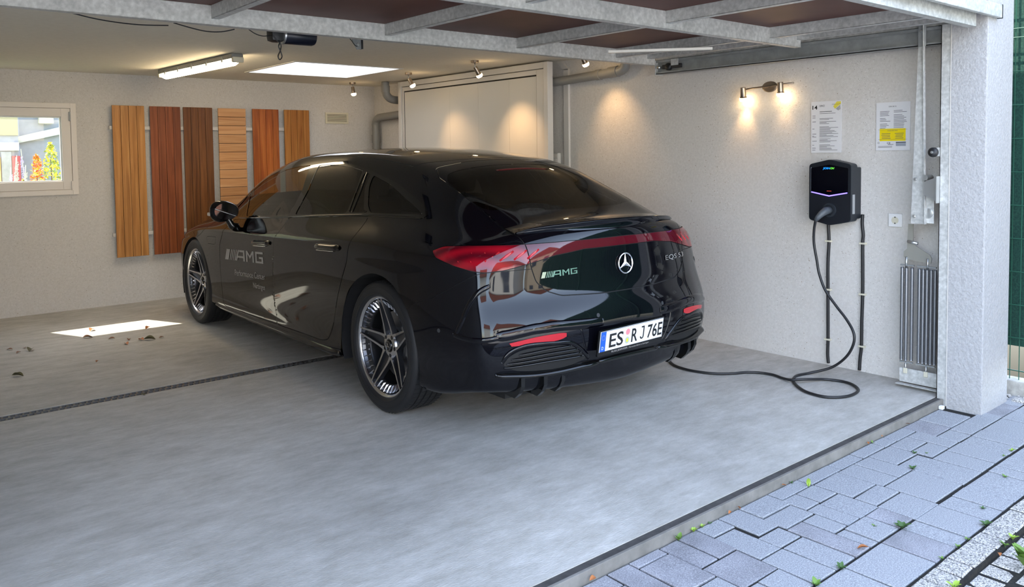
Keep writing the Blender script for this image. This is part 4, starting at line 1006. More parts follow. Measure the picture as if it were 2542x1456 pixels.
MB().box((-.065,1.018,-.06),(.03,1.024,.05), None, .001).build('end_plate', M['galv'], t)
# ---------------------------------------------------------------- jamb post, lever arm, spring pack
t = empty('door_jamb_post', (-.223, -.04, -.04), 0, 'tall galvanised steel door jamb beside the white pillar', 'post')
mb = MB(); mb.box((-.002,-.022,0),(.004,.032,2.20)); mb.box((-.002,.028,0),(.05,.032,2.20)); mb.box((.0,-.022,0),(.03,-.019,2.20)); mb.build('profile', M['galv'], t)
MB().box((-.006,-.026,0),(-.001,-.022,2.2)).build('seal_lip', M['white_frame'], t)
mb = MB(); mb.lathe([(.0,-.014),(.024,-.014),(.028,-.008),(.028,.008),(.022,.016),(.0,.016)], 24, Matrix.Translation((-.015,.062,1.473))@Matrix.Rotation(-PI/2, 4, 'Y')); mb.build('buffer', M['plastic_black'], t, smooth=True)
MB().lathe([(.008,.016),(.008,.022),(.0,.023)], 12, Matrix.Translation((-.015,.062,1.473))@Matrix.Rotation(-PI/2, 4, 'Y')).build('screw', M['steel'], t)
MB().box((-.008,.030,1.45),(-.004,.045,1.50)).build('bracket', M['galv'], t)
mb = MB(); P = [(.030,1.335),(.030,1.18),(.115,1.225),(.115,1.300)]; mb.add([(-.012,a,b) for a, b in P]+[(-.006,a,b) for a, b in P], [(0,1,2,3),(7,6,5,4),(0,4,5,1),(1,5,6,2),(2,6,7,3),(3,7,4,0)]); mb.box((-.05,.028,1.18),(-.006,.033,1.335)); mb.build('gusset_plate', M['steel'], t)
t = empty('lever_arm', (-.20, .12, 1.0), 0, 'long galvanised lever arm carrying the raised door at the right jamb', 'lever')
V = []; 
def armq(x0, x1, a): return a
mb = MB(); zb, zt = .01, 1.20
Pb = (-.045, .040); Pt = (-.022, .004)
mb.add([(-.004,Pb[0],zb),(-.004,Pb[1],zb),(-.004,Pt[1],zt),(-.004,Pt[0],zt),(.002,Pb[0],zb),(.002,Pb[1],zb),(.002,Pt[1],zt),(.002,Pt[0],zt)], [(0,3,2,1),(4,5,6,7),(0,1,5,4),(1,2,6,5),(2,3,7,6),(3,0,4,7)])
mb.add([(-.022,Pb[0]-.003,zb),(.002,Pb[0]-.003,zb),(.002,Pt[0]-.003,zt),(-.022,Pt[0]-.003,zt),(-.022,Pb[0],zb),(.002,Pb[0],zb),(.002,Pt[0],zt),(-.022,Pt[0],zt)], [(0,1,2,3),(7,6,5,4),(0,4,5,1),(1,5,6,2),(2,6,7,3),(3,7,4,0)])
mb.build('arm', M['galv'], t)
MB().box((-.010,-.036,1.05),(-.004,.008,1.215), None, .002).build('head_block', M['galv_dark'], t)
for p in ((-.008,-.012,1.14), (-.008,.014,.275), (-.008,.018,.055)):
    MB().lathe([(.010,-.003),(.010,.006),(.007,.009)], 6, Matrix.Translation(p)@Matrix.Rotation(-PI/2, 4, 'Y')).build('bolt', M['steel'], t)
MB().box((.004,-.088,.015),(.012,-.035,.215), None, .002).build('pivot_plate', M['galv'], t)
MB().lathe([(.0,0),(.030,0),(.030,.005),(.018,.008),(.0,.008)], 24, Matrix.Translation((.004,-.056,.075))@Matrix.Rotation(-PI/2, 4, 'Y')).build('pivot_disc', M['steel'], t, auto=30)
MB().tube([(.05,-.050,.285),(-.03,-.050,.285)], .016, 16).build('pivot_tube', M['steel'], t, auto=40)
t = empty('spring_pack', (-.13, .13, 0), 0, 'pack of vertical coil springs at the foot of the right jamb', 'springs')
P = [(.075,1.00),(.045,1.00),(.045,.90),(.03,.87),(-.055,.82),(-.065,.80),(-.06,.77),(.075,.785),(.10,.80),(.10,.83),(.08,.85)]
mb = MB(); n = len(P); mb.add([(-.006,a,b) for a, b in P]+[(0,a,b) for a, b in P], [tuple(range(n)), tuple(range(2*n-1,n-1,-1))]+[(i,i+n,(i+1)%n+n,(i+1)%n) for i in range(n)]); mb.build('link_plate', plain('zinc_yellow_plate', (.30,.29,.25), .4, .3), t)
MB().tube([(-.01,.015,.885),(-.01,.075,.895)], .010, 10).build('bolt', M['steel'], t, smooth=True)
for y in (.08,-.045): MB().tube([(-.012,y,.73),(-.012,y,.80)], .007, 8).build('hook', M['steel'], t, smooth=True)
for y0, y1 in ((.115,.035),(.015,-.095)): 
    MB().box((-.016,y1,.745),(-.004,y0,.753)).build('clamp_bar', M['galv_dark'], t); MB().box((-.016,y1,.150),(-.004,y0,.158)).build('clamp_bar', M['galv_dark'], t)
def coil(n_turn=56):
    V = []; F = []; K = 12; rows = n_turn*2
    for i in range(rows+1):
        r = .0115 if i % 2 == 0 else .0085; z = .165+.57*i/rows
        for k in range(K): V.append((r*math.cos(2*PI*k/K), r*math.sin(2*PI*k/K), z))
    for i in range(rows):
        for k in range(K): F.append((i*K+k, i*K+(k+1) % K, (i+1)*K+(k+1) % K, (i+1)*K+k))
    return V, F
M['spring'] = plain('spring_steel', (.26,.27,.29), .38, .85); V, F = coil(); me = None
for k, (dx, y) in enumerate([(-.010,.105),(-.014,.078),(.004,.052),(-.010,.003),(-.012,-.020),(-.014,-.043),(-.012,-.066),(-.004,-.086)]):
    if me is None: o = mesh_obj('spring', V, F, M['spring'], t, True); me = o.data
    else: o = link(bpy.data.objects.new('spring', me), t)
    o.location = (dx, y, 0)
for y in (.078,-.043): MB().tube([(-.012,y,.15),(-.012,y,.10)], .006, 8).build('hook', M['steel'], t, smooth=True); MB().box((-.018,y-.012,.085),(-.012,y+.012,.118), None, .003).build('hook_plate', M['cream'], t)
mb = MB(); mb.add([(-.0101,.115,.03),(-.0101,-.115,.03),(-.0101,-.115,.115),(-.0101,.115,.115),(-.045,.125,.018),(-.045,-.12,.018),(-.010,.125,.022),(-.010,-.12,.022)], [(4,5,7,6)]); mb.box((-.010,-.115,.03),(-.004,.115,.115)); mb.box((-.045,-.12,.018),(-.008,.125,.022)); mb.build('base_channel', M['galv'], t)
# ---------------------------------------------------------------- door opener, bracket and ceiling cables
t = empty('door_opener', (-2.98, 2.72, 2.2855), 0, 'black cylindrical garage door motor under the ceiling', 'motor')
mt = Matrix.Translation((.02,0,-.085))@Matrix.Rotation(PI/2, 4, 'Y')@Matrix.Rotation(0, 4, 'Z')
MB().lathe([(.0,-.02),(.052,-.02),(.056,-.012),(.056,.17),(.050,.185),(.0,.19)], 32, mt).build('motor_body', plain('navy_black_plastic', (.010,.012,.022), .3), t, auto=40)
MB().lathe([(.0,-.032),(.050,-.032),(.059,-.028),(.060,-.018),(.0,-.018)], 32, mt).build('lamp_ring', M['steel'], t, auto=40)
MB().box((-.09,-.05,-.135),(.0,.05,-.01), None, .03).build('gear_case', M['plastic_black'], t, auto=40)
MB().box((-.24,-.02,-.06),(-.08,.02,-.025), None, .006).build('drive_rail', M['galv_dark'], t)
MB().box((-.26,-.03,-.075),(-.22,.03,-.02), None, .004).build('wall_bracket', M['cream'], t)
MB().tube(crom([(-.235,-.03,-.07),(-.19,-.04,-.10),(-.14,-.04,-.11),(-.085,-.04,-.10)], 5), .003, 6).build('cable', M['cable'], t)
MB().tube(crom([(-.085,-.05,-.10),(-.06,-.05,-.13),(-.035,-.05,-.155),(-.04,-.05,-.19),(-.055,-.05,-.225),(-.045,-.05,-.245),(-.03,-.05,-.225),(-.04,-.05,-.19),(-.05,-.05,-.165),(-.035,-.05,-.13)], 5), .0035, 6).build('release_cord', M['cable'], t)
t = empty('rail_bracket', (-2.50, 2.72, 2.2855), 0, 'small bolted steel bracket with cable right of the door motor', 'bracket')
mb = MB(); P = [(-.02,0),(.06,0),(.06,-.135),(.03,-.14),(.0,-.09)]; mb.prism(P, -.003, .003); mb.build('plate', M['galv_dark'], t)
MB().box((.06,-.02,-.135),(.066,.02,-.04)).build('flange', M['plastic_black'], t)
for p in ((.012,-.005,-.05),(.035,-.005,-.105),(.10,-.005,-.055)): MB().lathe([(.0,0),(.010,0),(.010,.008),(.0,.009)], 6, Matrix.Translation(p)@Matrix.Rotation(PI/2, 4, 'X')).build('bolt', M['steel'], t)
MB().tube(crom([(-.10,0,-.02),(-.06,-.005,-.055),(-.02,-.005,-.075),(.01,-.006,-.11),(.03,-.006,-.12)], 5), .003, 6).build('cable', M['cable'], t)
o = MB().tube(crom([(-4.75,2.75,2.272),(-4.45,2.76,2.262),(-4.22,2.77,2.240),(-4.0,2.80,2.208),(-3.8,2.82,2.200),(-3.62,2.83,2.212)], 6), .0035, 6).build('ceiling_cable', M['cable']); tag(o, 'thin black cable sagging under the ceiling at upper left', 'cable', 'cables under the ceiling')
o = MB().tube(crom([(-3.60,2.80,2.225),(-3.5,2.78,2.200),(-3.42,2.77,2.188),(-3.34,2.76,2.192),(-3.27,2.74,2.21)], 6), .0035, 6).build('ceiling_cable', M['cable']); tag(o, 'short thin black cable sagging just left of the door motor', 'cable', 'cables under the ceiling')
# ---------------------------------------------------------------- charging point
t = empty('charging_point', (0, .712, 1.17), 0, 'black wall charging box with glowing violet line', 'charger')
def cxp(poly, x0, x1, mat, name, par, bev=0):
    """polygon in (y,z) thickened along x; y grows to the left in the photograph"""
    n = len(poly); mb = MB(); P2 = poly
    mb.add([(x0,a,b) for a, b in poly]+[(x1,a,b) for a, b in poly], [tuple(range(n)), tuple(range(2*n-1,n-1,-1))]+[(i,i+n,(i+1)%n+n,(i+1)%n) for i in range(n)])
    return mb.build(name, mat, par)
def rp(P, r): return [tuple(p) for p in roundpoly_(P, r)]
def roundpoly_(P, r=.02, n=4):
    P = [Vector(p) for p in P]; out = []
    for i in range(len(P)):
        a, b, c = P[i-1], P[i], P[(i+1) % len(P)]; p = b+(a-b)*min(r/(a-b).length, .45); q = b+(c-b)*min(r/(c-b).length, .45)
        for k in range(n+1): s = k/n; out.append((1-s)**2*p+2*s*(1-s)*b+s*s*q)
    return [(v.x, v.y) for v in out]
M['chg'] = plain('charger_case', (.005,.007,.011), .42); M['chg_side'] = plain('charger_side_case', (.015,.019,.025), .45)
out = rp([(.145,.190),(.0,.222),(-.145,.190),(-.145,-.178),(.0,-.210),(.145,-.178)], .02)
cxp(out, -.135, -.055, M['chg_side'], 'front_case', t)
cxp([(a*.985, b*.985) for a, b in out], -.139, -.135, M['chg'], 'front_cover', t)
cxp(rp([(.125,.170),(-.145,.170),(-.145,-.165),(.125,-.165)], .01), -.055, -.001, M['chg_side'], 'rear_case', t)
scr = cxp(rp([(.128,.165),(.0,.188),(-.128,.165),(-.128,.005),(.0,-.018),(.128,.005)], .008), -.1425, -.139, plain('charger_screen', (.002,.002,.004), .08), 'display', t)
led = plain('violet_led', (.3,.25,1), .4, emis=(.16,.10,1.0), estr=.95)
cxp([(.124,.010),(.0,-.0125),(-.124,.010),(-.124,.003),(.0,-.0205),(.124,.003)], -.1440, -.1425, led, 'light_line', scr)
cxp([(.016,.018),(-.016,.018),(-.016,.013),(.016,.013)], -.1432, -.1425, plain('red_label', (.45,.05,.03), .5), 'status_label', scr)
def ctext(s, y, z, h, w_, col, nm):
    V, F = text_mesh(s, offset=.02); A = np.array(V); lo, hi = A.min(0), A.max(0)
    V2 = [(-.1436, y-(a-lo[0])/(hi[0]-lo[0])*w_-.25*(b/.73)*h*1.0, z+b/.73*h) for a, b in V]
    return mesh_obj(nm, V2, F, col, scr)
ctext('JOIN', .044, .158, .013, .047, plain('logo_blue', (.01,.22,.75), .4, emis=(.01,.22,.75), estr=.5), 'logo'); ctext('ON', -.006, .158, .013, .026, plain('logo_green', (.12,.60,.05), .4, emis=(.12,.6,.05), estr=.4), 'logo')
MB().box((-.141,.1255,.0),(-.1385,.1315,.17)).build('display_edge', plain('grey_edge', (.18,.19,.22), .25), t)
MB().box((-.115,-.1462,-.13),(-.085,-.1450,-.005)).build('rating_label', plain('silver_label', (.35,.36,.36), .4), t)
mtc = Matrix.Translation((-.139, 0, -.110))@Matrix.Rotation(-PI/2, 4, 'Y')
MB().lathe([(.048,0),(.046,.006),(.034,.006),(.032,.001),(.0,.001)], 32, mtc).build('socket_ring', M['chg_side'], t, auto=30)
# plug and charging cable
t = empty('charging_cable', (-.2, .72, 1.0), 0, 'black charging cable hanging from the wall box and looping over the floor to the car', 'cable')
def tl(P): return [Vector(p)-Vector((-.2,.72,1.0)) for p in P]
MB().tube(tl([(-.140,.712,1.060),(-.175,.716,1.058),(-.205,.728,1.040),(-.222,.745,1.015),(-.228,.757,.995)]), [.026,.026,.022,.017,.012], 14).build('plug', plain('plug_grey', (.07,.08,.09), .45), t, smooth=True)
CP = [(-.228,.757,.995),(-.215,.775,.93),(-.205,.780,.84),(-.200,.762,.73),(-.2,.745,.645),(-.205,.700,.545),(-.21,.625,.455),(-.22,.545,.375),(-.24,.487,.300),(-.245,.488,.225),(-.24,.540,.135),(-.25,.630,.055),
      (-.32,.735,.012),(-.42,.762,.010),(-.50,.745,.010),(-.575,.700,.010),(-.655,.620,.010),(-.715,.520,.010),(-.715,.400,.010),(-.610,.330,.010),(-.46,.343,.010),(-.37,.420,.010),(-.345,.50,.010),(-.385,.590,.012),(-.46,.625,.020),(-.535,.660,.026),(-.575,.722,.018),(-.55,.80,.010),(-.530,.871,.010),(-.545,.95,.010),(-.60,1.02,.010),(-.68,1.06,.010),(-.76,1.12,.010),(-.81,1.20,.010),(-.835,1.32,.010),(-.81,1.45,.010),(-.72,1.58,.010),(-.66,1.72,.02),(-.66,2.0,.10),(-.80,2.3,.35)]
MB().tube(tl(crom(CP, 8)), .0085, 10).build('cable', M['cable'], t, smooth=True)
# cables clipped to the wall
def clipped(nm, y, pts, label, zc):
    t = empty(nm, (0, y, 0), 0, label, 'cable', 'cables clipped to the right wall')
    MB().tube(crom([(-.018, a-y, b) for a, b in pts], 5), .0105, 10).build('cable', M['cable'], t, smooth=True)
    for z in zc:
        MB().box((-.030,-.022,z-.006),(0,.022,z+.006), None, .003).build('clip', M['cream'], t)
clipped('wall_cable', .782, [(.783,1.0),(.783,.94),(.778,.84),(.784,.70),(.783,.515),(.781,.30),(.780,.176),(.782,.08),(.776,.015)], 'black cable clipped to the wall straight below the charging box', (.843,.515,.176))
clipped('wall_cable', .545, [(.548,1.033),(.550,.97),(.543,.90),(.546,.845),(.544,.68),(.543,.513),(.547,.33),(.548,.17),(.556,.09),(.560,.01)], 'black cut-off cable end clipped to the wall right of the charging box', (.845,.513,.17))
# sockets and notices
t = empty('wall_socket', (-.004, .34, 1.007), 0, 'white power socket on the wall right of the charging box', 'socket')
MB().box((-.012,-.042,-.042),(0,.042,.042), None, .004).build('cover', M['white'], t)
MB().lathe([(.022,.0125),(.0215,.0),(.0,.0)], 24, Matrix.Translation((-.001,0,0))@Matrix.Rotation(-PI/2, 4, 'Y'), cap=False).build('socket_well', M['cream'], t, smooth=False)
mb = MB(); mb.lathe([(.0,.0125),(.022,.0128)], 24, Matrix.Rotation(-PI/2, 4, 'Y'), cap=False); mb.build('socket_face', M['cream'], t)
for z in (.019,-.019): MB().box((-.0145,-.003,z-.004),(-.0125,.003,z+.004)).build('earth_clip', M['plastic_black'], t)
ink = M['ink_grey'] = plain('printed_grey', (.10,.10,.10), .6); M['ink'] = plain('black_ink', (.01,.01,.01), .4)
def sign(y, z, w_, h, label, rad):
    t = empty('notice', (-.00924*(y+.06)-.0045, y, z), 0, label, 'notice')
    P = rp([(w_/2,h/2),(-w_/2,h/2),(-w_/2,-h/2),(w_/2,-h/2)], rad); n = len(P)
    mb = MB(); mb.add([(-.003,a,b) for a, b in P]+[(.003,a,b) for a, b in P], [tuple(range(n)), tuple(range(2*n-1,n-1,-1))]+[(i,i+n,(i+1)%n+n,(i+1)%n) for i in range(n)])
    return t, mb.build('board', plain('notice_white', (.68,.67,.67), .45), t)
def lines(bd, L, x=-.0036):
    mb = MB()
    for y0, y1, z, th in L: mb.add([(x,y0,z),(x,y1,z),(x,y1,z-th),(x,y0,z-th)], [(0,1,2,3)])
    o = mb.build('printed_lines', M['ink_grey'], bd); o['kind'] = 'stuff'
def stext(bd, s, y, z, h, w_, mat, bold=0, name='lettering', x=-.0037):
    V, F = text_mesh(s, offset=bold); A = np.array(V); lo, hi = A.min(0), A.max(0)
    return mesh_obj(name, [(x, y-(a-lo[0])/(hi[0]-lo[0])*w_, z+b/.73*h) for a, b in V], F, mat, bd)
rnd = random.Random(5)
t, bd = sign(.807, 1.607, .216, .345, 'white notice headed 14 above the charging box', .008)
stext(bd, '14', .098, .120, .027, .036, M['ink'], .02); stext(bd, 'DINO', .046, .136, .013, .036, M['ink'])
yl = plain('notice_yellow', (.72,.62,.08), .45)
mb = MB(); mb.add([(-.0035,-.104,.166),(-.0035,-.075,.166),(-.0035,-.050,.135),(-.0035,-.064,.118),(-.0035,-.104,.150)], [(0,1,2,3,4)]); mb.build('yellow_mark', yl, bd)
stext(bd, 'DIN A4 N', -.042, .146, .006, .060, M['ink'])
mb = MB()
for k in range(4): mb.add([(-.0036,-.070-k*.004,.118-k*.003),(-.0036,-.072-k*.004,.116-k*.003),(-.0036,-.100-k*.001,.138-k*.007),(-.0036,-.098-k*.001,.140-k*.007)], [(0,1,2,3)])
o = mb.build('hatched_mark', M['ink_grey'], bd); o['kind'] = 'stuff'
L = [(.046,-.042,.105,.004)]; z = .092
while z > -.155:
    if rnd.random() < .86: L.append((.046, .046-rnd.uniform(.05,.135), z, .0026))
    if rnd.random() < .25: L.append((.098, .098-rnd.uniform(.012,.034), z, .003))
    z -= .0068
lines(bd, L)
t, bd = sign(.362, 1.597, .213, .302, 'white notice with a yellow warning box by the lever arm', .001)
stext(bd, 'DIN 84 N', .026, .120, .009, .046, M['ink']); L = []
for k in range(13):
    z = .096-k*.0088
    if k not in (4, 8): L.append((.082, .082-rnd.uniform(.03,.066), z, .0028))
    if k not in (2,): L.append((-.005, -.005-rnd.uniform(.05,.082), z+.003, .0028))
for z in (-.124,-.130): L.append((.092,.092-rnd.uniform(.05,.09), z, .0022))
L.append((.03,-.005,-.112,.003)); lines(bd, L)
mb = MB(); mb.add([(-.0035,.083,-.014),(-.0035,-.080,-.014),(-.0035,-.080,-.092),(-.0035,.083,-.092)], [(0,1,2,3)]); yb = mb.build('yellow_box', plain('notice_yellow_strong', (.80,.62,.0), .45), bd)
stext(bd, 'STANDARD UNIT', .034, -.030, .006, .065, M['ink_grey'], x=-.0040)
LL = []
for k in range(4):
    LL.append((.075-rnd.uniform(0,.008), .010+rnd.uniform(0,.008), -.044-k*.0095, .003)); LL.append((-.008-rnd.uniform(0,.012), -.070+rnd.uniform(0,.012), -.044-k*.0095, .003))
LL += [(.092,-.090,-.020,.0012),(.092,-.090,-.082,.0012)]
mb = MB()
for y0, y1, z, th in LL: mb.add([(-.0041,y0,z),(-.0041,y1,z),(-.0041,y1,z-th),(-.0041,y0,z-th)], [(0,1,2,3)])
o = mb.build('printed_lines', M['ink_grey'], bd); o['kind'] = 'stuff'
stext(bd, 'CE', .036, -.110, .011, .022, M['ink'], .01)
mb = MB(); mb.add([(-.0036,-.020,-.098),(-.0036,-.082,-.098),(-.0036,-.082,-.124),(-.0036,-.020,-.124)], [(0,1,2,3)]); mb.build('test_mark', plain('grey_mark', (.30,.32,.36), .5), bd)
mb = MB(); mb.add([(-.0038,-.020,-.098),(-.0038,-.082,-.098),(-.0038,-.082,-.102),(-.0038,-.020,-.102)], [(0,1,2,3)]); mb.build('test_mark_bar', M['ink'], bd)
mb = MB(); mb.lathe([(.006,0),(.004,0)], 12, Matrix.Translation((-.0037,.090,-.103))@Matrix.Rotation(-PI/2, 4, 'Y'), cap=False); mb.build('round_mark', M['ink_grey'], bd)
# ---------------------------------------------------------------- drain grating in the floor
M['grate'] = plain('grating_steel', (.13,.125,.12), .45, .5); M['grate_dark'] = plain('drain_bed', (.02,.02,.02), .8)
t = empty('floor_drain', (-3, D0, 0), 0, 'long slotted steel drain channel across the garage floor', 'drain')
MB().box((-3.25, .001, -.058), (3.05, D1-D0-.001, -.05)).build('channel_bed', M['grate_dark'], t)
mb = MB(); W_ = D1-D0
for y in (.003, W_/2-.004, W_-.011): mb.box((0,y,-.012),(.998,y+.008,-.001))
for k in range(28):
    for r in (0, 1):
        x = .018+k*.0352+r*.0176; y0 = .011+r*(W_/2-.007); mb.add([(x,y0,-.002),(x+.011,y0,-.002),(x+.016,y0+.040,-.002),(x+.005,y0+.040,-.002),(x,y0,-.01),(x+.011,y0,-.01),(x+.016,y0+.040,-.01),(x+.005,y0+.040,-.01)], [(0,1,2,3),(0,4,5,1),(3,2,6,7),(0,3,7,4),(1,5,6,2)])
me = None
for k in range(6):
    if me is None: o = mb.build('grate', M['grate'], t); me = o.data
    else: o = link(bpy.data.objects.new('grate', me), t)
    o.location = (-3.2+k*1.0, 0, 0)
# ---------------------------------------------------------------- leaves
def leaf_mesh(name, col, curl=.5):
    V = []; F = []; n = 7
    for i in range(n):
        u = i/(n-1); w_ = .5*math.sin(PI*min(.98, max(.02, u)))**.8; z = .18*math.sin(PI*u)
        V += [(u-.5, -w_, z+curl*w_*.9), (u-.5, 0, z*.6), (u-.5, w_*.9, z+curl*w_*.7)]
    for i in range(n-1):
        for j in range(2): F.append((i*3+j, i*3+j+1, (i+1)*3+j+1, (i+1)*3+j))
    me = bpy.data.meshes.new(name); me.from_pydata(V, [], F); me.shade_smooth(); me.materials.append(col); return me
LB = leaf_mesh('dry_leaf', plain('dry_brown_leaf', (.20,.075,.025), .6)); LO = leaf_mesh('dry_leaf', plain('orange_leaf', (.42,.15,.045), .6), .8); LG = leaf_mesh('dry_leaf', plain('olive_leaf', (.09,.08,.03), .7), .9)
for x, y, me, s_, lb in [(-3.51,5.497,LO,.07,'orange leaf lying in the sunlit patch, left half'),(-3.13,5.249,LO,.06,'orange leaf at the right edge of the sunlit patch'),(-3.602,5.215,LB,.08,'brown leaf at the near left corner of the sunlit patch'),(-3.467,5.031,LB,.05,'brown leaf just in front of the sunlit patch'),(-3.427,4.75,LO,.06,'reddish leaf in front of the sunlit patch, nearest of its cluster'),
    (-3.37,4.903,LB,.05,'thin brown leaf in the cluster before the sunlit patch'),(-3.298,4.82,LO,.06,'pale leaf in the middle of the leaf cluster'),(-3.245,4.79,LG,.09,'largest olive leaf of the cluster before the sunlit patch'),(-3.15,4.80,LB,.04,'small brown leaf at the right end of the leaf cluster'),(-4.234,4.263,LG,.075,'olive leaf alone on the floor at far left'),
    (-4.036,5.032,LG,.08,'olive leaf on the floor below the window'),(-4.057,5.155,LB,.04,'tiny dark leaf behind the olive leaf'),(-4.154,5.175,LB,.045,'small dark leaf farthest left below the window'),(-4.117,5.022,LB,.04,'small dark leaf beside the olive leaf'),(-3.734,4.318,LB,.035,'tiny brown leaf alone between the drain and the sunlit patch'),(-3.717,3.225,LG,.05,'olive leaf lying on the drain grating edge')]:
    o = bpy.data.objects.new('dry_leaf', me); link(o); o.scale = (s_, s_*.6, s_*.6); o.location = (x, y, s_*.02+.002); o.rotation_euler = (rnd.uniform(-.15,.15), rnd.uniform(-.15,.15), rnd.uniform(0,6)); tag(o, lb, 'leaf', 'fallen leaves on the garage floor')
for i, (x, y, z, me, s_, lb) in enumerate([(-3.141,-.062,-.035,LO,.055,'orange leaf propped against the threshold strip, nearest the bottom edge'),(-2.336,-.062,-.04,LO,.035,'orange leaf at the threshold, left one of a pair'),(-2.27,-.062,-.04,LB,.035,'brown leaf at the threshold, right one of a pair'),(-1.927,-.062,-.04,LO,.035,'orange leaf at the middle of the threshold'),(-1.142,-.06,-.04,LO,.04,'pale orange leaf at the threshold with a green sprout'),(-.998,-.06,-.04,LO,.035,'rust coloured leaf at the threshold toward the pillar'),(-.706,-.06,-.04,LB,.035,'brown leaf at the threshold nearest the pillar'),(-2.21,-.565,-.043,LO,.06,'long orange leaf lying across a paver joint'),(-1.87,-.91,-.05,LO,.045,'orange leaf on the joint of the rough kerb stones'),(-1.81,-.115,-.042,LO,.03,'orange leaf beside the upright green sprout')]):
    o = bpy.data.objects.new('dry_leaf', me); link(o); s_ *= .68; o.scale = (s_, s_*.5, s_*.5); o.location = (x, y, z+.006); o.rotation_euler = (rnd.uniform(.2,.6), rnd.uniform(-.3,.3), rnd.uniform(0,6)); tag(o, lb, 'leaf', 'fallen leaves on the paving')
# ---------------------------------------------------------------- paving
M['paver'] = noise_mat('grey_paver', [(.30, (.18,.187,.20)), (.5, (.30,.307,.32)), (.72, (.52,.53,.54))], 190, rough=.9, detail=3, bump=.5, bdist=.002, bscale=200, spec=.25, nrough=.8)
M['paver_dark'] = noise_mat('mauve_grey_paver', [(.30, (.17,.17,.18)), (.5, (.28,.277,.295)), (.72, (.48,.475,.49))], 190, rough=.9, detail=3, bump=.5, bdist=.002, bscale=300, spec=.25, nrough=.8, big=(6, .75, 1.15))
M['sett'] = noise_mat('rough_granite_kerb', [(.36, (.07,.07,.07)), (.47, (.30,.29,.275)), (.60, (.62,.59,.54))], 150, rough=.95, detail=3, bump=.9, bdist=.004, bscale=160, spec=.2, nrough=.8)
M['joint'] = noise_mat('joint_sand', [(.4, (.010,.010,.010)), (.6, (.022,.020,.016))], 60, rough=1, bump=.5)
PZ = -.045
ground = mesh_obj('ground', [(-40,-40,PZ-.022),(.7,-40,PZ-.022),(.7,-.05,PZ-.022),(-40,-.05,PZ-.022)], [(0,1,2,3)], M['joint']); ss(ground)
far = mesh_obj('driveway', [(-40,-40,PZ-.018),(.16,-40,PZ-.018),(.16,-3.2,PZ-.018),(-40,-3.2,PZ-.018)], [(0,1,2,3)], noise_mat('distant_paving', [(.4,(.40,.39,.37)),(.6,(.50,.49,.47))], 4, rough=.9)); ss(far)
pav = empty('paving', (0, 0, PZ)); ss(pav)
mb = MB(); mb.box((-4,-.794,-.06),(.4,-.05,-.0065)); mb.box((-4,-.896,-.06),(.16,-.794,-.003)); mb.build('joint_bed', M['joint'], pav); MB().box((-4,-1.335,-.06),(.16,-.896,-.0275)).build('joint_bed', M['joint'], pav)
R_ = [] # (x0,x1,d0,d1) with X=-x, d=-y
A_ = lambda xs, d0, d1: [R_.append((xs[i], xs[i+1], d0, d1)) for i in range(len(xs)-1)]
A_([-.40,-.16,.05,.30,.56,.757], .05, .228); A_([.757,.976,1.105,1.33,1.54,1.805,2.045], .05, .128)
R_ += [(2.045,2.262,.05,.172),(2.262,2.402,.05,.248),(2.402,2.548,.05,.140),(2.548,2.665,.05,.250),(2.665,2.775,.05,.250),(2.775,2.945,.05,.103),(2.945,3.06,.05,.318),(3.06,3.28,.05,.14),(3.28,3.6,.05,.21)]
A_([-.40,-.1,.16,.42,.60,.757], .228, .342); A_([-.40,-.05,.20,.48,.612,.757], .342, .571)
R_ += [(.757,.878,.128,.342),(.878,1.072,.128,.236),(.878,1.072,.236,.342),(1.072,1.292,.128,.272),(.757,.925,.342,.571),(.925,1.085,.342,.571),(1.085,1.30,.272,.571),(1.30,1.585,.345,.568),
       (1.292,1.435,.128,.345),(1.435,1.585,.128,.345),(1.585,1.80,.128,.315),(1.585,1.80,.315,.42),(1.585,1.805,.42,.585),(1.80,1.945,.128,.246),(1.80,1.96,.246,.43),(1.945,2.06,.128,.246),(1.96,2.06,.246,.43),(1.805,1.93,.43,.575),(1.93,2.10,.43,.575),
       (2.06,2.27,.172,.286),(2.06,2.165,.286,.43),(2.165,2.278,.286,.575),(2.10,2.165,.43,.575),(2.278,2.425,.25,.355),(2.278,2.42,.355,.575),(2.42,2.56,.14,.355),(2.42,2.565,.355,.575),(2.56,2.775,.25,.43),(2.565,2.70,.43,.575),(2.775,2.945,.103,.318),(2.775,2.89,.318,.575),(2.89,3.06,.318,.575),(2.70,2.775,.43,.575),(3.06,3.28,.14,.36),(3.06,3.28,.36,.575),(3.28,3.6,.21,.575)]
R_[:] = [r for r in R_ if r[2] < .575]
A_([-.40,-.1,.15,.40,.62,.79,.955,1.055,1.33,1.46,1.60,1.81,1.925,2.10,2.38,2.60,2.83,3.05,3.3,3.6], .578, .786)
R_ = [r for r in R_ if not (-r[0] > -.228 and -r[0] < 99 and r[0] < .228 and r[2] < .25 and r[1] < .30 and r[3] < .254)]
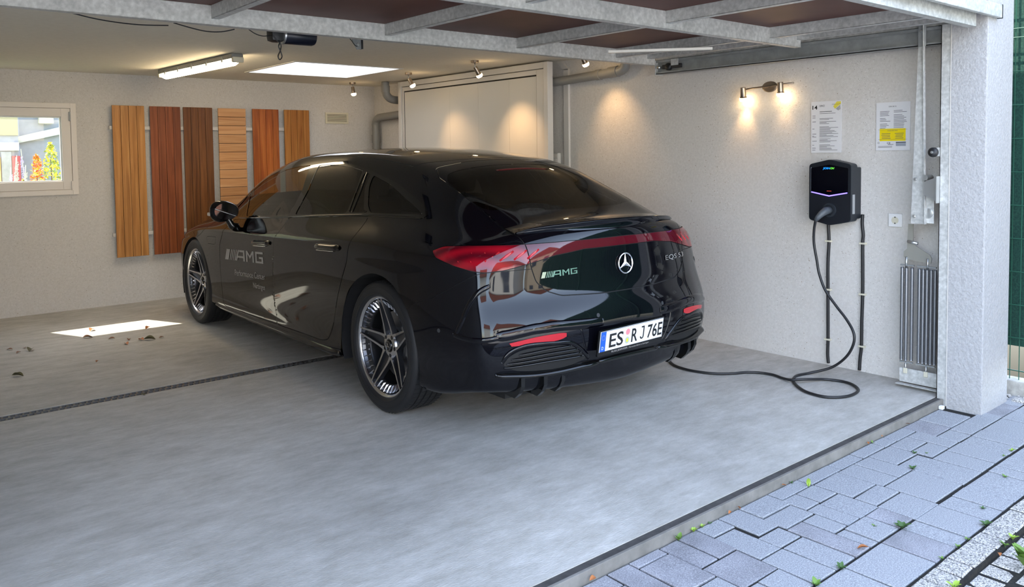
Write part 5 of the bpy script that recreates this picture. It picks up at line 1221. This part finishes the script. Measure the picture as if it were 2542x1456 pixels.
def stone(name, x0, x1, d0, d1, z0, z1, mat, par, gap=.0045, rough=0, bev=.0025):
    x0 += gap; x1 -= gap; d0 += gap; d1 -= gap; j = lambda s=1: rnd.uniform(-1, 1)*(.0012+rough)*s
    c = [(x0+j(), d0+j()), (x1+j(), d0+j()), (x1+j(), d1+j()), (x0+j(), d1+j())]; tz = [z1+j(.8) for _ in range(4)]
    ins = [(c[0][0]+bev, c[0][1]+bev), (c[1][0]-bev, c[1][1]+bev), (c[2][0]-bev, c[2][1]-bev), (c[3][0]+bev, c[3][1]-bev)]
    V = [(-a, -b, z0) for a, b in c]+[(-a, -b, tz[i]-bev) for i, (a, b) in enumerate(c)]+[(-a, -b, tz[i]) for i, (a, b) in enumerate(ins)]
    F = [(i, i+4, (i+1) % 4+4, (i+1) % 4) for i in range(4)]+[(i+4, i+8, (i+1) % 4+8, (i+1) % 4+4) for i in range(4)]+[(8, 11, 10, 9)]
    return mesh_obj(name, V, F, mat, par)
for i, (a, b, c, d) in enumerate(R_):
    if a < .228 and b > -.16 and c < .25 and d < .26: c = .256 if d > .256 else None
    if c is None: continue
    if a < .02 and c < .56: pass
    m = M['paver_dark'] if (a > 2.5 and c < .26) or rnd.random() < .03 else M['paver']
    stone('paver', a, b, c, d, -.03, rnd.uniform(-.0015, .0015), m, pav)
x = .2; k = 0
while x < 3.6:
    w_ = rnd.uniform(.098, .108); stone('kerb_stone', x, x+w_, .790, .892, -.06, .004+rnd.uniform(-.002,.002), M['sett'], pav, .0048, .0015, .005); x += w_
for (d0, d1) in ((.893,.998),(.998,1.103),(1.103,1.208),(1.208,1.313)):
    x = .2+rnd.uniform(0,.05)
    while x < 3.6:
        w_ = rnd.uniform(.098, .112); stone('granite_sett', x, x+w_, d0, d1, -.06, -.020+rnd.uniform(-.003,.003), M['sett'], pav, .0048, .0015, .006); x += w_
# outer rows beyond the frame
o = MB()
for i in range(14):
    for j in range(18):
        x0 = -.4+i*.30+(j % 2)*.13; d0 = 1.33+j*.105; o.box((-x0-.293, -d0-.10, -.04), (-x0, -d0, -.02))
o = o.build('outer_paving', M['paver'], pav); o['kind'] = 'stuff'
# ---------------------------------------------------------------- weeds
M['weed'] = plain('weed_green', (.12,.22,.035), .6); M['weed_dark'] = plain('weed_dark_green', (.05,.11,.025), .6); M['weed_lime'] = plain('weed_lime', (.28,.42,.05), .55)
def weed(x, y, s_, n, up, mat, label, z=PZ):
    t = empty('weed', (x, y, z-.002), rnd.uniform(0, 6), label, 'weed', 'weeds in the paving joints')
    MB().tube([(0,0,-.004),(.0,.0,s_*.35*up+.004)], .0012, 5).build('stem', M['weed_dark'], t)
    me = leaf_mesh('leaf', mat, .3)
    for k in range(n):
        a = 2*PI*k/n+rnd.uniform(-.4,.4); o = link(bpy.data.objects.new('leaf', me), t); L_ = s_*rnd.uniform(.6,1.1)
        e = rnd.uniform(.15,.5)+.5*up; o.scale = (L_, L_*.55, L_*.5)
        o.rotation_euler = (0, -e, a); o.location = (math.cos(a)*L_*.5*math.cos(e), math.sin(a)*L_*.5*math.cos(e), L_*.5*math.sin(e)+s_*.2*up*k/n)
for a in [(-2.569,-.058,.030,5,.9,M['weed_lime'],'lime green weed against the threshold, centre of the cluster'),(-2.665,-.060,.032,5,.7,M['weed'],'green weed against the threshold, left of the cluster'),(-2.51,-.058,.022,3,.8,M['weed_lime'],'small lime weed against the threshold, right of the cluster'),(-2.46,-.058,.016,3,.5,M['weed_dark'],'tiny dark weed at the right end of the threshold cluster'),(-1.832,-.125,.050,2,1.9,M['weed_lime'],'upright bright green sprout on the first paver row'),
    (-1.86,-.058,.018,3,.8,M['weed_dark'],'tiny dark weed at the threshold behind the upright sprout'),(-1.10,-.058,.016,3,.5,M['weed'],'tiny green sprout beside the pale orange leaf'),(-1.292,-.342,.028,6,.35,M['weed_dark'],'green weed in the joint at the centre of the paving'),(-1.085,-.262,.018,4,.4,M['weed_dark'],'small weed in the joint toward the threshold'),(-1.04,-.30,.016,3,.4,M['weed'],'tiny round weed beside the small joint weed'),
    (-1.925,-.580,.045,6,.3,M['weed_dark'],'broad leaved dark weed in the second paver seam'),(-1.99,-.5,.014,4,.3,M['weed'],'moss sprout in the joint near the broad leaved weed'),(-.70,-.562,.024,5,.4,M['weed_lime'],'lime weed at the right edge of the paving'),(-.80,-.562,.018,4,.3,M['weed'],'small weed left of the lime weed at right edge'),(-1.075,-.66,.02,5,.3,M['weed'],'pale weed on a paver at the right edge'),
    (-1.655,-.787,.030,6,.35,M['weed_dark'],'dark weed at the kerb joint, middle'),(-1.50,-.72,.018,4,.3,M['weed_dark'],'small dark weed near the kerb'),(-1.83,-.787,.016,4,.4,M['weed'],'tiny weed at the kerb joint'),(-1.92,-.787,.016,4,.4,M['weed'],'tiny bright weed at the kerb joint, left'),(-2.40,-.580,.030,6,.5,M['weed_dark'],'grey green weed in the second paver seam, lower'),(-2.57,-.578,.032,7,.4,M['weed'],'bushy weed in the second paver seam by the bottom edge'),
    (-1.89,-1.00,.085,9,1.0,M['weed'],'large leafy weed at the bottom right corner'),(-1.80,-1.07,.06,8,.5,M['weed_dark'],'dark broad weed beside the large one in the corner'),(-2.24,-.90,.040,6,.9,M['weed_lime'],'yellow green weed over the kerb stones at the bottom edge'),(-1.70,-.90,.026,6,.6,M['weed_lime'],'lime weed on the kerb step, right'),(-1.78,-.90,.026,6,.6,M['weed'],'green weed on the kerb step, left'),(-2.06,-.786,.016,4,.4,M['weed'],'small weed at the kerb joint near the bottom')]: weed(*a)
o = MB().box((-.30,-.075,PZ),(-.268,-.05,PZ+.022), None, .006).build('pebble', M['white']); tag(o, 'white pebble at the foot of the steel jamb', 'pebble')
# ---------------------------------------------------------------- fence on the right
M['fence_green'] = plain('green_powder_coat', (.012,.075,.045), .4)
def mesh_fence(y0, y1, single, label, x=.35):
    t = empty('mesh_fence', (x, y0, 0), 0, label, 'fence', 'green mesh fence panels'); L_ = y1-y0
    zs = [.10+.2012*k for k in range(11)]+[2.165,2.37,2.57]
    if single:
        mv = MB().tube([(0,0,.03),(0,0,2.63)], .0028, 6); me = None
        for k in range(int(L_/.05)+1):
            if me is None: o = mv.build('upright_wire', M['fence_green'], t); me = o.data
            else: o = link(bpy.data.objects.new('upright_wire', me), t)
            o.location.y = k*.05
        mh = MB().tube([(-.006,0,0),(-.006,L_,0)], .0035, 6); me = None
        for z in zs:
            if me is None: o = mh.build('cross_wire', M['fence_green'], t); me = o.data
            else: o = link(bpy.data.objects.new('cross_wire', me), t)
            o.location.z = z
    else:
        mb = MB()
        for k in range(int(L_/.10)+1): mb.box((-.003,k*.10-.003,.03),(.003,k*.10+.003,2.63))
        for z in zs: mb.box((-.008,0,z-.004),(-.002,L_,z+.004))
        o = mb.build('wire_grid', M['fence_green'], t); o['kind'] = 'stuff'
    MB().box((.004,.0,0),(.040,.06,2.66), None, .004).build('post', M['fence_green'], t)
    return t
mesh_fence(-1.2, .6, True, 'green mesh fence panel beside the white pillar')
for k in range(6): mesh_fence(-1.2-2.5*(k+1), -1.2-2.5*k, False, 'green mesh fence panel along the drive, number of panels toward the street: '+['one','two','three','four','five','six'][k])
M['screen'] = noise_mat('green_privacy_fabric', [(.35, (.004,.030,.021)), (.65, (.012,.060,.040))], 90, rough=.85, bump=.3, detail=3)
o = MB().box((.398,-16.2,.24),(.405,3,2.60)).build('privacy_screen', M['screen']); tag(o, 'dark green privacy fabric behind the mesh fence', 'screen')
ss(MB().box((.30,-16.2,-.2),(.42,3,.045), None, .006).build('trim_5', noise_mat('kerb_concrete', [(.4,(.30,.29,.26)),(.6,(.42,.40,.36))], 20, rough=.9)))
o = MB().box((.175,-3,-.2),(.235,-.27,-.030), None, .005).build('edging_stone', M['sett']); tag(o, 'narrow edging stone at the foot of the white pillar', 'kerb')
ss(mesh_obj('trim_6', [(.15,-16,-.05),(.31,-16,-.05),(.31,3,-.05),(.15,3,-.05)], [(0,1,2,3)], M['joint']))
V = []; F = []; bmq = None
mb = MB()
for k in range(420):
    x, y = rnd.uniform(.16,.30), rnd.uniform(-1.2,.1); s_ = rnd.uniform(.006,.018)
    if x < .25 and y < -.24: continue
    mb.lathe([(s_*.5,-s_*.3),(s_,0),(s_*.6,s_*.55),(.001,s_*.65)], 6, Matrix.Translation((x, y, -.045+s_*.3))@Matrix.Rotation(rnd.uniform(0,6), 4, 'Z')@Matrix.Diagonal((1, rnd.uniform(.6,1), .8, 1)))
o = mb.build('gravel', plain('pale_gravel', (.45,.43,.40), .9)); tag(o, 'pale gravel between the pillar and the fence', 'gravel', kind='stuff')
# ---------------------------------------------------------------- garden seen through the back window
ss(mesh_obj('lawn', [(-30,BY+.16,-.1),(20,BY+.16,-.1),(20,60,-.1),(-30,60,-.1)], [(0,1,2,3)], noise_mat('lawn_grass', [(.35,(.14,.24,.04)),(.65,(.24,.36,.07))], 25, rough=.95, bump=.6, bdist=.02)))
M['pale_wall'] = noise_mat('pale_grey_facade', [(.4,(.25,.255,.27)),(.6,(.28,.285,.30))], 10, rough=.9)
t = empty('neighbour_house', (-2.2, 9.6, 0), 0, 'pale grey house wall outside the back window', 'house')
MB().box((-1.22,0,-.2),(3.2,.3,3.6)).build('wall', M['pale_wall'], t)
mb = MB(); mb.add([(-1.20,-.06,1.655),(.6,-.06,2.08),(.6,-.06,2.21),(-1.20,-.06,1.735),(-1.20,0,1.655),(.6,0,2.08),(.6,0,2.21),(-1.20,0,1.735)], [(0,1,2,3),(0,4,5,1),(3,2,6,7),(0,3,7,4),(1,5,6,2)]); mb.build('stair_coping', plain('white_coping', (.50,.48,.40), .8), t)
MB().box((-.96,-.10,1.90),(-.80,0,2.04), None, .01).build('wall_lamp', M['cream'], t)
MB().box((-1.20,-.05,-.2),(-1.175,0,3.6)).build('downpipe', plain('grey_pipe', (.30,.32,.38), .5), t)
t = empty('neighbour_garage', (-4.55, 9.45, 0), 0, 'cream house front with a red door outside the back window', 'house')
MB().box((-2.2,0,1.75),(1.15,.14,3.4)).build('cream_band', plain('cream_facade', (.34,.29,.16), .8), t)
MB().box((-2.2,.02,-.1),(1.15,.14,1.75)).build('ground_floor', M['pale_wall'], t)
MB().box((1.07,-.02,-.1),(1.16,.02,1.50), None, .004).build('door', plain('coral_red_door', (.40,.06,.06), .5), t)
MB().box((.94,-.02,1.565),(1.15,.02,1.665), None, .004).build('white_panel', M['white'], t)
MB().box((.96,-.02,-.1),(1.065,.02,1.55), None, .004).build('dark_pane', M['galv_dark'], t)
MB().box((.60,-.03,-.1),(.95,.0,1.49), None, .004).build('orange_panel', plain('orange_panel', (.80,.32,.05), .6), t)
lf_cols = {}
def shrub(x, y, h, r, cols, label, n=260, cone=True, nm='garden_shrub', base=.1):
    t = empty(nm, (x, y, -.1), 0, label, 'shrub', 'shrubs behind the back window'); rr = random.Random(int(x*1000))
    st = MB().tube([(0,0,0),(.01,0,h*.5),(0,.01,h*.9)], [.012,.009,.004], 6).build('stem', plain('bark', (.14,.09,.05), .9), t)
    for ci, c in enumerate(cols):
        V = []; F = []
        for k in range(n):
            u = rr.random()**.8; z = base+u*(h-base); w_ = r*(1-u)**.55 if cone else r*math.sin(PI*min(1,u+.08))**.6
            a = rr.uniform(0, 2*PI); q = w_*rr.uniform(.3,1); p = Vector((q*math.cos(a), q*math.sin(a), z)); s_ = rr.uniform(.014,.030)
            d1 = Vector((rr.uniform(-1,1), rr.uniform(-1,1), rr.uniform(-.3,1))).normalized()*s_; d2 = Vector((rr.uniform(-1,1), rr.uniform(-1,1), rr.uniform(-.5,.5))).normalized()*s_*.5
            o_ = len(V); V += [p-d1, p+d2, p+d1, p-d2]; F.append((o_, o_+1, o_+2, o_+3))
        o = mesh_obj('foliage', V, F, c, t); o['kind'] = 'stuff'
Y_ = plain('leaf_yellow', (.75,.66,.05), .6); O_ = plain('leaf_orange', (.80,.30,.03), .6); GR = plain('leaf_green', (.22,.32,.06), .6); PK = plain('leaf_pink', (.55,.30,.45), .6); LV = plain('lavender', (.42,.38,.62), .6); SG = plain('sage_stem', (.45,.48,.42), .7); RD = plain('leaf_red', (.65,.10,.03), .6)
shrub(-3.39, 7.6, 1.73, .24, [Y_, Y_, GR], 'tall yellow pointed shrub outside the window, right side', 420)
shrub(-3.53, 7.55, 1.60, .19, [O_, O_, Y_, RD], 'orange red shrub outside the window, left of the yellow one', 260)
shrub(-3.66, 7.5, 1.36, .12, [Y_, GR, RD], 'low mixed shrub outside the window', 300, False)
shrub(-3.30, 7.5, 1.34, .10, [PK, GR], 'low pink flowering shrub under the window corner', 160, False)
for i, (x, y, dx, h) in enumerate([(-3.82,7.35,.08,1.48),(-3.84,7.2,.03,1.38),(-3.76,7.3,.02,1.50),(-3.62,7.25,-.09,1.56),(-3.74,7.15,.05,1.40)]):
    t = empty('lavender_stem', (x, y, -.1), 0, ['tall flower spike outside the window, leftmost, leaning right','shorter pale flower spike outside the window, second from left','upright lilac flower spike in front of the red door outside the window','tallest flower spike outside the window, leaning left past the door','pale flower spike crossing in front of the red door outside the window'][i], 'flower', 'flower spikes behind the back window')
    MB().tube([(0,0,0),(dx*.4,0,h*.6),(dx,0,h+.1)], .004, 5).build('stem', SG, t)
    rr = random.Random(i); V = []; F = []
    for k in range(90):
        u = rr.random(); p = Vector((dx*(.6+.4*u), 0, h*(.72+.30*u)))+Vector((rr.uniform(-1,1), rr.uniform(-1,1), 0))*.012; s_ = .008; o_ = len(V)
        V += [p+Vector((-s_,0,-s_)), p+Vector((s_,rr.uniform(-.005,.005),0)), p+Vector((0,0,s_))]; F.append((o_,o_+1,o_+2))
    o = mesh_obj('blossom', V, F, LV if i % 2 else SG, t); o['kind'] = 'stuff'
# ---------------------------------------------------------------- street side, behind the camera (seen mirrored in the car)
def house(x, y, w_, d, h, wallm, roofm, label, rot=0, door=None):
    t = empty('street_house', (x, y, 0), rot, label, 'house', 'houses across the street')
    MB().box((-w_/2,-d/2,-.2),(w_/2,d/2,h)).build('wall', wallm, t)
    mb = MB(); mb.prism([(-w_/2-.3,h),(w_/2+.3,h),(0,h+w_*.38)], -d/2-.3, d/2+.3); mb.build('roof', roofm, t)
    me = None
    for i in range(3):
        for j in range(int(h//2.7)):
            if me is None: o = MB().box((-.5,0,0),(.5,.06,1.2), None, .01).build('window', M['tint'], t); me = o.data
            else: o = link(bpy.data.objects.new('window', me), t)
            o.location = (-w_/2+w_*(i+.5)/3, d/2, .9+2.7*j)
    if door: MB().box((-1.3,d/2,-.05),(1.3,d/2+.08,2.2), None, .01).build('garage_gate', door, t)
M['tint'] = plain('house_glass', (.05,.06,.08), .1)
wh_ = plain('white_facade', (.78,.76,.70), .9); roof_ = plain('red_roof_tiles', (.22,.08,.05), .8)
house(-9, -24, 9, 8, 5.6, wh_, roof_, 'white gabled house straight across the street', math.radians(20))
house(1, -26, 7, 8, 5.6, plain('sand_facade', (.60,.50,.36), .9), roof_, 'sand coloured house across the street, right', math.radians(-8), plain('brown_gate', (.12,.05,.03), .6))
house(-21, -17, 9, 8, 5.6, wh_, roof_, 'white house across the street, far left', math.radians(50))
t = empty('low_wall', (-8, -16, 0), 0, 'low white boundary wall across the drive', 'wall'); MB().box((-7,-.1,-.1),(7,.1,1.1)).build('wall', wh_, t)
